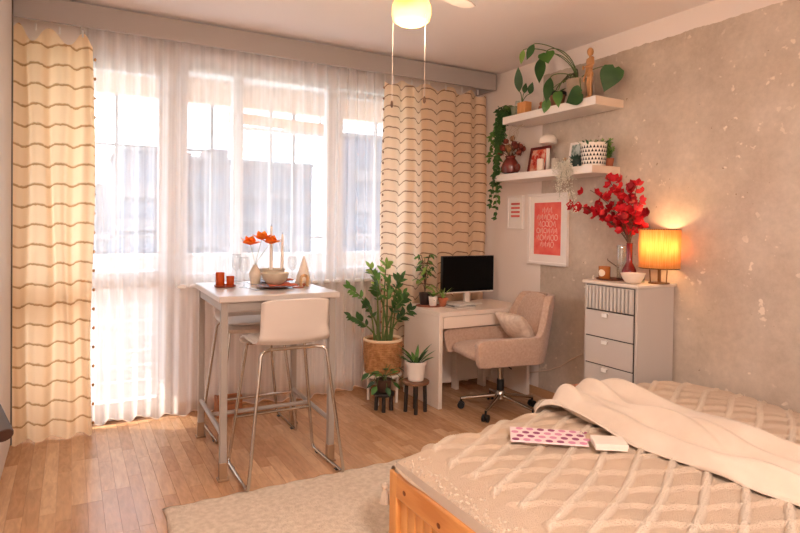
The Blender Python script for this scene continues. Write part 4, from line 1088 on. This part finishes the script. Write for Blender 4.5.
# mushroom lamp
mu = on_shelf('mushroom_lamp', 'small white mushroom lamp behind the red framed card', 'lamp', 549, LZ, 3.385)
mu.location.y = y_-.075; mu.location.x = 3.375
MB().lathe([(.045, 0), (.045, .012), (.018, .02), (.014, .19)], 24).build('stem', ceram, mu)
MB().lathe([(.07, .228), (.072, .235), (.066, .265), (.045, .292), (.015, .305), (.002, .306)], 28).build('cap', ceram, mu)
mu.location.x = 3.335; mu.location.y = y_-.162
cdm = mat('candle_wax', (236, 214, 198), .6)
for i, (px_, h, r, lb) in enumerate(((541, .095, .028, 'white pillar candle in front of the red framed card'), (556, .085, .032, 'grey beige pillar candle beside the mushroom lamp'))):
    c = on_shelf('pillar_candle', lb, 'candle', px_, LZ, 3.22 if i == 0 else 3.24)
    MB().lathe([(r, 0), (r, h*.92), (r*.85, h), (r*.3, h-.004), (.002, h-.004)], 24).build('wax', cdm if i == 0 else mat('candle_grey', (196, 180, 162), .6), c)
    MB().tube([(0, 0, h-.006), (0, .001, h+.012)], .0015, 5).build('wick', black_p, c)
jr = on_shelf('small_jar', 'small glass jar with cork beside the grey framed photo', 'jar', 565, LZ, 3.24)
MB().lathe([(.022, 0), (.024, .05), (.014, .06), (.014, .07)], 20, cap1=False).build('glass', clear, jr); MB().lathe([(.013, .06), (.014, .082)], 16).build('cork', wood_l, jr)
y2 = shelf_y(576, 3.37)
ph2 = thing('framed_photo', 'small white framed grey leaf photo leaning beside the triangle pot', 'picture', (3.37, y2, LZ)); Mr = ry(R(10))
for (y0, y1, z0, z1) in ((-.085, .085, 0, .018), (-.085, .085, .202, .22), (-.085, -.067, .018, .202), (.067, .085, .018, .202)):
    MB().obox(Mr @ V((0, (y0+y1)/2, (z0+z1)/2)), (.014, y1-y0, z1-z0), Mr).build('frame_bar', fr_w, ph2)
MB().obox(Mr @ V((.002, 0, .11)), (.006, .134, .184), Mr).build('photo', mat('photo_grey', (190, 196, 190), .6, c2=(110, 128, 118), scale=26, contrast=(.45, .6)), ph2)
sp_ = on_shelf('dark_succulent', 'dark green succulent in a low dark pot before the framed photo', 'plant', 577, LZ, 3.22)
pot(sp_, .035, .045, .05, mat('pot_teal', (52, 66, 62), .4))
for i in range(22):
    a = 2.4*i; e = .25+.05*i; MB().leaf((.012*cos(a), .012*sin(a), .04), (cos(a), sin(a), e), (-cos(a), -sin(a), 1), .062, .026, -.2, n=4).build('leaf', mat('succulent', (52, 78, 66), .5), sp_, smooth=180)
# triangle patterned pot
tp2 = on_shelf('triangle_pot_plant', 'white pot with rows of black triangles holding a low plant', 'plant', 594, LZ, 3.275)
pr0, pr1, phh = .084, .093, .165
tpot = pot(tp2, pr0, pr1, phh, mat('pot_cream', (238, 228, 216), .5))
tri = MB(); nT = 24; rows_ = 5
for r in range(rows_):
    z0 = .012+r*.028; z1 = z0+.022
    for k in range(nT):
        a = 2*pi*(k+.5*(r % 2))/nT; da = 2*pi/nT*.42
        R0 = pr0+(pr1-pr0)*z0/phh+.0012; R1 = pr0+(pr1-pr0)*z1/phh+.0012
        tri.add([(R0*cos(a-da), R0*sin(a-da), z0), (R0*cos(a+da), R0*sin(a+da), z0), (R1*cos(a), R1*sin(a), z1)], [(0, 1, 2)])
tri.build('triangle_pattern', mat('ink_black', (34, 28, 28), .6), tpot)
rn = random.Random(8)
for i in range(26):
    a = 2.4*i; r = .018*sqrt(i); MB().leaf((r*cos(a), r*sin(a), phh-.02), (cos(a)*.6, sin(a)*.6, 1), (0, 0, 1), .055, .020, .5, n=4).build('leaf', g_blue if i % 2 else mat('leaf_grey', (150, 156, 120), .6), tp2, smooth=180)
bsh = on_shelf('bushy_plant', 'bushy bright green plant at the open end of the lower shelf', 'plant', 613, LZ, 3.385)
bsh.location.y = 2.992
pot(bsh, .032, .042, .06, terra)
for i in range(16):
    a = 2.4*i; r = rn.uniform(.01, .045); h = rn.uniform(.10, .19); pts = bz((0, 0, .05), (0, 0, .1), (r*cos(a)*.6, r*sin(a), h-.03), (r*cos(a), r*sin(a), h), 6)
    s_ = MB().tube(pts, .0015, 4).build('stem', stem_m, bsh); lf = MB()
    for k in range(1, 7):
        for q in range(4): lf.leaf(pts[k], (rn.gauss(0, 1), rn.gauss(0, 1), rn.gauss(0, 1)+.6), (-.5, -.5, 1), .026, .012, .2, n=3)
    lf.build('foliage', g_lite if i % 3 else g_mid, s_, smooth=180)
# airy white sprays hanging under the lower shelf
gy = on_shelf('hanging_baby_breath', 'airy bunch of tiny white blossoms hanging from the lower shelf', 'flowers', 572, LZ, 3.195)
gy.location.x = 3.155
gm_ = mat('tiny_blossom', (222, 214, 196), .8); rn = random.Random(40)
for i in range(14):
    e = V((rn.uniform(-.06, .03), rn.uniform(-.12, .14), -rn.uniform(.10, .42)+.1)); pts = bz((.02, 0, .02), (-.04, 0, .04), (e.x-.02, e.y*.4, e.z*.4), e, 10)
    s_ = MB().tube(pts, .0012, 4).build('stem', mat('stem_grey', (128, 128, 96), .7), gy); bl_ = MB()
    for k in range(3, 11):
        for q in range(5):
            p = pts[k]+V((rn.gauss(0, .016), rn.gauss(0, .02), rn.gauss(0, .016))); bl_.ball(p, rn.uniform(.0035, .0065), 5, 3)
            bl_.tube([pts[k], p], .0006, 3)
    bl_.build('blossoms', gm_, s_)
MB().tube([(.03, -.02, .004), (-.01, 0, .012), (.03, .02, .004)], .003, 5).build('tie', twig, gy)

# ---------------------------------------------------------------- things on the chest
TZ = HT+.0205
def on_top(name, label, cat, px, X): return thing(name, label, cat, (X, onx(px, 276, X).y, TZ))
ty = on_top('wooden_tray', 'small dark wooden oval tray on top of the grey chest', 'tray', 609, 3.22)
MB().lathe([(.07, 0), (.085, .004), (.09, .012), (.084, .012), (.078, .006), (.002, .006)], 32, sy=1.0).build('tray_dish', mat('walnut', (120, 66, 40), .45), ty); MB().lathe([(.05, -.0002), (.05, .003)], 24).build('base_ring', mat('walnut', (0, 0, 0)), ty)
cj = thing('candle_jar', 'amber candle jar with round cream label on the wooden tray', 'candle', (3.20, ty.location.y+.022, TZ+.0065))
MB().lathe([(.036, 0), (.040, .005), (.040, .085), (.037, .085), (.037, .06), (.002, .06)], 28).build('jar', mat('amber_glass', (176, 104, 48), .12, coat=.6), cj)
a0 = math.atan2(-cj.location.y*.5, -cj.location.x)-R(12)
lb_ = MB(); lb_.grid(24, 6, lambda u, v: (.0412*cos(a0+.62*v*cos(2*pi*u)), .0412*sin(a0+.62*v*cos(2*pi*u)), .042+.024*v*sin(2*pi*u)), closeu=True); lb_.build('label', mat('label_cream', (236, 216, 188), .7), cj)
gb = on_top('glass_bottle', 'tall clear glass bottle beside the red vase on the chest', 'bottle', 621, 3.30)
MB().lathe([(.026, 0), (.029, .006), (.029, .235), (.027, .24)], 24, cap1=False).build('bottle', clear, gb)
for z in (.09, .235): MB().tube([(.0295*cos(2*pi*k/24), .0295*sin(2*pi*k/24), z) for k in range(24)], .002, 5, closed=True).build('rim', mat('glass_rim', (190, 176, 164), .2), gb)
MB().tube([(0, .02, .08), (-.03, .09, .13), (-.02, .10, .14)], .003, 5).build('dry_twig', twig, gb)
rv = on_top('red_vase', 'slender glossy red bottle vase on the grey chest', 'vase', 629, 3.27)
MB().lathe([(.038, 0), (.046, .006), (.050, .04), (.046, .075), (.032, .105), (.021, .125), (.020, .25), (.022, .256), (.017, .256), (.016, .2)], 28).build('body', mat('red_glaze', (112, 14, 18), .18, coat=.5), rv)
MB().lathe([(.036, -.0003), (.036, .003)], 20).build('foot', mat('red_glaze', (0, 0, 0)), rv)
br = thing('red_flower_branches', 'full bunch of crimson silk blossom branches in the red vase', 'flowers', (rv.location.x, rv.location.y, TZ+.245))
rn = random.Random(6); pet = [mat('petal_crimson', (206, 22, 36), .6, transl=.2), mat('petal_dark', (158, 12, 26), .6, transl=.2), mat('petal_coral', (226, 50, 56), .6, transl=.2)]
bmesh_ = []
for v in range(3):
    f_ = MB()
    for q in range(5): a = 2*pi*q/5+rn.uniform(-.2, .2); f_.leaf((.003*cos(a), .003*sin(a), 0), (cos(a), sin(a), .55+rn.uniform(-.2, .3)), (-cos(a), -sin(a), .8), .034, .034, -.2, n=4)
    f_.ball((0, 0, .004), .005, 6, 4); me = f_.mesh('blossom', 180); me.materials.append(pet[v]); bmesh_.append(me)
b0 = V(br.location)
ends = [(582, 207), (590, 190), (607, 178), (618, 190), (637, 186), (640, 200), (644, 213), (640, 222), (600, 215), (612, 208), (625, 205), (630, 190), (617, 178), (611, 220), (628, 222), (597, 203), (620, 215), (575, 205)]
for i, (px_, py_) in enumerate(ends):
    X = rv.location.x + rn.uniform(-.10, .09); e = onx(px_, py_, X)-b0
    pts = bz((0, 0, -.02), (e.x*.1, e.y*.1, e.z*.35), (e.x*.5, e.y*.45, e.z*.75), e, 12)
    s_ = MB().tube(pts, .0022, 5).build('branch', twig, br)
    for k in range(6, 13):
        if k < 8 and rn.random() < .4: continue
        p = pts[k]+V((rn.gauss(0, .018), rn.gauss(0, .018), rn.gauss(0, .016)))
        o = link('blossom', bmesh_[rn.choice((0, 0, 1, 2))], s_, loc=p, rot=(rn.uniform(-1.3, 1.3), rn.uniform(-1.3, 1.3), rn.uniform(0, 6))); o.scale = [rn.uniform(1.0, 1.45)]*3
bw = on_top('white_bowl', 'small cream ceramic bowl at the front of the chest', 'bowl', 633, 3.165)
MB().lathe([(.035, 0), (.045, .004), (.066, .035), (.076, .066), (.071, .066), (.055, .03), (.004, .014)], 32).build('bowl', mat('bowl_cream', (232, 214, 196), .5), bw); MB().lathe([(.034, -.0003), (.036, .006)], 24).build('foot_ring', mat('bowl_cream', (0, 0, 0)), bw)
# table lamp with a raffia drum
lp = thing('table_lamp', 'lit table lamp with woven raffia drum shade on the chest', 'lamp', (3.322, 2.505, TZ))
lmet = mat('lamp_metal', (120, 84, 52), .35, metal=.7)
MB().lathe([(.065, 0), (.065, .008), (.02, .012)], 28).build('base', lmet, lp)
for k in range(3): a = 2*pi*k/3+.5; MB().tube([(.055*cos(a), .055*sin(a), .008), (.06*cos(a), .06*sin(a), .09)], .004, 6).build('leg', lmet, lp)
MB().tube([(0, 0, .01), (0, 0, .16)], .009, 8).build('stem', lmet, lp)
raff = mat('raffia', (248, 216, 164), .8, c2=(236, 190, 128), scale=30, stretch=(6, 6, .25), transl=.72, contrast=(.4, .6))
so_ = MB().lathe([(.120, .100), (.122, .350)], 60, cap0=False, cap1=False).build('shade', raff, lp, solid=.002)
rib_ = MB().tube([(.123, 0, .098), (.125, 0, .352)], .0022, 4).mesh('raffia_strand'); rib_.materials.append(raff)
for k in range(56): link('raffia_strand', rib_, so_, rot=(0, 0, 2*pi*k/56+random.uniform(-.02, .02)))
for z in (.100, .350): MB().tube([(.123*cos(2*pi*k/40), .123*sin(2*pi*k/40), z) for k in range(40)], .003, 5, closed=True).build('shade_ring', lmet, so_)
MB().ball((0, 0, .205), .03, 14, 10).build('bulb', mat('bulb_warm', (255, 220, 150), .3, emit=((255, 204, 130), 13)), lp)
light('table_lamp_glow', 'POINT', (3.322, 2.505, TZ+.265), 2.0, (1, .68, .36), shadow_soft_size=.03)
gc = on_top('small_tumbler', 'small clear glass tumbler between the bowl and the lamp', 'glass', 641, 3.27)
MB().lathe([(.022, 0), (.026, .06), (.024, .06), (.021, .006)], 20, cap1=True).build('glass', clear, gc); MB().lathe([(.0215, -.0003), (.0215, .004)], 20).build('base', clear, gc)
# white power cord along the wall
cb = thing('power_cord', 'thin white power cord sagging along the wall behind the chair', 'cord', (XW-.012, 3.5, .3))
pts = [V((XW-.012, onx(x_, y_, XW).y, onx(x_, y_, XW).z))-V(cb.location) for x_, y_ in ((522, 373), (535, 372), (550, 370), (562, 366), (573, 359), (583, 354))]
MB().tube(pts, .0045, 6).build('cable', mat('cord_white', (214, 190, 168), .5), cb)
MB().box(-.008, pts[0].y-.02, pts[0].z-.025, .011, pts[0].y+.02, pts[0].z+.025).build('plug', black_p, cb, bevel=.004)

# ================================================================ ON THE BAR TABLE
TT = 1.0205
def on_table(name, label, cat, px, py, **k):
    p = onz(px, py, TT); return thing(name, label, cat, (max(.74, min(1.36, p.x)), max(3.25, min(3.98, p.y)), TT), **k)
orange = mat('orange_glass', (206, 82, 30), .25, coat=.4, transl=.2)
tr_ = on_table('orange_tray', 'small round rust coloured tray at the table edge', 'tray', 225, 287)
MB().lathe([(.055, 0), (.064, .004), (.066, .014), (.061, .014), (.057, .006), (.002, .006)], 28).build('tray_dish', mat('rust_lacquer', (156, 66, 34), .4), tr_); MB().lathe([(.04, -.0003), (.04, .004)], 24).build('base_ring', mat('rust_lacquer', (0, 0, 0)), tr_)
for i, (dx, dy, h, r, lb) in enumerate(((-.028, .012, .085, .027, 'taller orange glass candle holder on the small rust tray'), (.030, -.012, .062, .024, 'shorter orange glass candle holder on the small rust tray'))):
    c = thing('candle_holder', lb, 'candle holder', (tr_.location.x+dx, tr_.location.y+dy, TT+.0065))
    MB().lathe([(r*.9, 0), (r, .004), (r, h), (r*.88, h), (r*.85, .02), (.002, .02)], 24).build('holder', orange, c); MB().lathe([(r*.83, .02), (r*.83, h*.6), (.002, h*.6)], 20).build('wax', cdm, c)
def wine(label, px, py, s=1):
    o = on_table('wine_glass', label, 'glass', px, py, group='wine glasses on the bar table')
    MB().lathe([(.034*s, 0), (.034*s, .002), (.006, .006), (.0038, .012), (.0038, .09*s), (.012, .098*s), (.03*s, .115*s), (.038*s, .145*s), (.037*s, .18*s), (.031*s, .205*s)], 24, cap1=False).build('stemware', glass_w, o)
    MB().tube([(.031*s*cos(2*pi*k/24), .031*s*sin(2*pi*k/24), .205*s) for k in range(24)], .0012, 4, closed=True).build('rim', glass_w, o)
    return o
wine('clear wine glass beside the orange candle holders', 236, 284, .95)
wine('clear wine glass in front of the beige flower vase', 244, 287.5, .92)
wine('clear wine glass beside the napkin cone', 292, 282, .85)
vz = on_table('beige_vase', 'small beige bottle vase on the bar table', 'vase', 255, 284)
vzm = mat('vase_beige', (222, 206, 188), .7, c2=(204, 184, 162), scale=20)
MB().lathe([(.024, 0), (.03, .004), (.038, .045), (.037, .075), (.022, .108), (.014, .118), (.015, .128), (.011, .128), (.010, .1)], 26).build('body', vzm, vz); MB().lathe([(.023, -.0003), (.023, .003)], 20).build('foot', vzm, vz)
pop = thing('orange_poppies', 'three orange poppies on thin stems in the beige vase', 'flowers', (vz.location.x, vz.location.y, TT+.122))
pm2 = mat('poppy_orange', (255, 156, 56), .55, c2=(250, 118, 34), scale=20, transl=.5)
for i, (px_, py_) in enumerate(((250, 242), (262, 237), (271, 241))):
    e = ony(px_, py_, vz.location.y-.01*i)-V(pop.location)
    s_ = MB().tube(bz((0, 0, -.02), (0, 0, .04), (e.x*.7, e.y, e.z*.6), e, 10), .0018, 5).build('stem', mat('stem_pale', (150, 150, 110), .6), pop)
    rn = random.Random(i+50)
    for q in range(9):
        a = 2*pi*q/4.5+rn.uniform(-.2, .2); MB().leaf(e-V((0, 0, .02)), (cos(a), sin(a), (.35 if q < 5 else 1.5)+rn.uniform(-.2, .3)), (-cos(a), -sin(a), 1), (.080 if q < 5 else .066), .074, -.15, n=6).build('petal', pm2, s_, smooth=180)
    MB().ball(e+V((0, 0, .012)), .011, 10, 6).build('flower_heart', mat('poppy_heart', (120, 48, 12), .8), s_)
for i, (px_, pt_, lb) in enumerate(((271, 226, 'taller white taper candle on the bar table'), (282, 234, 'shorter white taper candle in a copper holder on the bar table'))):
    Y = 3.97-.03*i; b = ony(px_, 270, Y); top = ony(px_, pt_, Y).z
    c = thing('taper_candle', lb, 'candle', (b.x, Y, TT))
    MB().lathe([(.03, 0), (.03, .006), (.008, .012), (.008, .03), (.016, .04), (.016, .055), (.011, .055)], 22).build('holder', ceram if i == 0 else mat('copper', (176, 96, 62), .35, metal=.6), c)
    MB().lathe([(.0115, .05), (.0105, (top-TT)*.6), (.0075, top-TT-.006), (.003, top-TT)], 16).build('wax', ceram, c); MB().tube([(0, 0, top-TT-.002), (0, .001, top-TT+.012)], .001, 4).build('wick', black_p, c)
stone = mat('stoneware', (206, 190, 168), .6, c2=(190, 172, 148), scale=16); rustp = mat('plate_brown', (120, 72, 54), .45)
def place(px, py, tag_, far=False):
    p = onz(px, py, TT); x, y = max(.86, min(1.26, p.x)), max(3.37, min(3.9, p.y))
    pl = thing('dinner_plate', 'brown dinner plate under the ' + tag_, 'plate', (x, y, TT), group='plates on the bar table')
    MB().lathe([(.06, 0), (.075, .003), (.118, .014), (.12, .017), (.112, .016), (.075, .007), (.002, .007)], 40).build('dish', rustp, pl); MB().lathe([(.058, -.0003), (.06, .004)], 28).build('foot_ring', rustp, pl)
    nk = thing('cloth_napkin', 'rust red cloth napkin lying under the ' + tag_, 'napkin', (x, y, TT+.018), group='napkins on the plates')
    g_ = MB(); g_.grid(16, 16, lambda u, v: (.09*(u-.35)*2.0*(1-.25*v), -.095+.12*v, .004+.006*sin(7*u+4*v)*sin(5*v)+.004*v)); g_.build('cloth', mat('napkin_rust', (176, 86, 56), .9, bump=.2), nk, smooth=180, solid=.004)
    MB().tube([(.09*(k/15-.35)*2, -.095, .007+.006*sin(7*k/15)*0) for k in range(16)], .0025, 5).build('hem', mat('napkin_rust', (0, 0, 0)), nk)
    bo = thing('stoneware_bowl', 'cream stoneware bowl stacked on the ' + tag_, 'bowl', (x, y+.005, TT+.0225), group='bowls on the bar table')
    MB().lathe([(.035, .0), (.045, .003), (.074, .03), (.088, .072), (.083, .072), (.065, .03), (.004, .01)], 36).build('bowl', stone, bo); MB().lathe([(.034, 0), (.036, .004)], 24).build('foot_ring', stone, bo)
    for i, (dx, w) in enumerate(((-.15, .008), (-.135, .010))):
        c = thing('table_knife' if i else 'table_fork', ('steel knife beside the ' if i else 'steel fork beside the ')+tag_, 'cutlery', (x+dx, y-.01, TT), R(6), 'cutlery on the bar table')
        MB().box(-.004, -.09, .0, .004, .02, .004).build('handle', hand_m, c, bevel=.001)
        if i: MB().box(-w/2, .02, .001, w/2, .10, .003).build('blade', hand_m, c)
        else:
            MB().box(-w, .02, .001, w, .05, .003).build('head', hand_m, c)
            for q in (-1, 0, 1): MB().box(q*w*.8-.0015, .05, .001, q*w*.8+.0015, .09, .003).build('tine', hand_m, c)
place(275, 288, 'place setting nearest the front stool')
place(262, 279.5, 'place setting on the window side of the table')
# napkin cone and small figure
nc = on_table('napkin_cone', 'tall white napkin folded into a standing cone', 'napkin', 310, 283.5)
mbn = MB(); mbn.grid(25, 8, lambda u, v: ((.052*(1-v)**.9+.002)*cos(2*pi*u)*(1+.12*sin(6*pi*u)*(1-v)), (.052*(1-v)**.9+.002)*sin(2*pi*u)*(1+.12*sin(6*pi*u)*(1-v)), .185*v)); mbn.build('cone', mat('napkin_white', (232, 216, 200), .9), nc, smooth=70, solid=.003)
MB().tube([(.03, -.042, .001), (.006, -.028, .10), (0, -.003, .18)], .003, 5).build('fold', mat('napkin_white', (0, 0, 0)), nc)
wf = on_table('wood_figurine', 'small wooden arch figurine in front of the napkin cone', 'figurine', 304, 286.5)
MB().tube([(-.022, 0, 0), (-.022, 0, .05)]+[(.022*-cos(pi*k/8), 0, .05+.022*sin(pi*k/8)) for k in range(1, 8)]+[(.022, 0, .05), (.022, 0, 0)], .010, 8).build('arch', wood_l, wf); MB().ball((0, 0, .012), .011, 10, 8).build('ball', terra, wf)
cs = on_table('copper_coaster', 'thin copper coaster beside the small wooden figurine', 'coaster', 298, 287.5)
MB().lathe([(.036, 0), (.037, .003), (.036, .005), (.002, .005)], 28).build('disc', mat('copper', (0, 0, 0)), cs); MB().tube([(.036*cos(2*pi*k/28), .036*sin(2*pi*k/28), .005) for k in range(28)], .0015, 5, closed=True).build('rim', mat('copper', (0, 0, 0)), cs)
# brick-coloured crate on the floor behind the sheer
cr_ = thing('wooden_crate', 'low reddish wooden crate on the floor by the sheer curtain behind the table', 'crate', (1.02, 4.40, 0))
for k in range(3): 
    for s in (-1, 1): MB().box(-.09, s*.05-.006, .012+.045*k, .09, s*.05+.006, .05+.045*k).build('slat', mat('crate_wood', (168, 104, 66), .6), cr_)
for sx in (-1, 1): MB().box(sx*.085-.006, -.045, 0, sx*.085+.006, .045, .148).build('end_board', mat('crate_wood', (0, 0, 0)), cr_)
MB().box(-.079, -.044, .0, .079, .044, .012).build('bottom', mat('crate_wood', (0, 0, 0)), cr_)
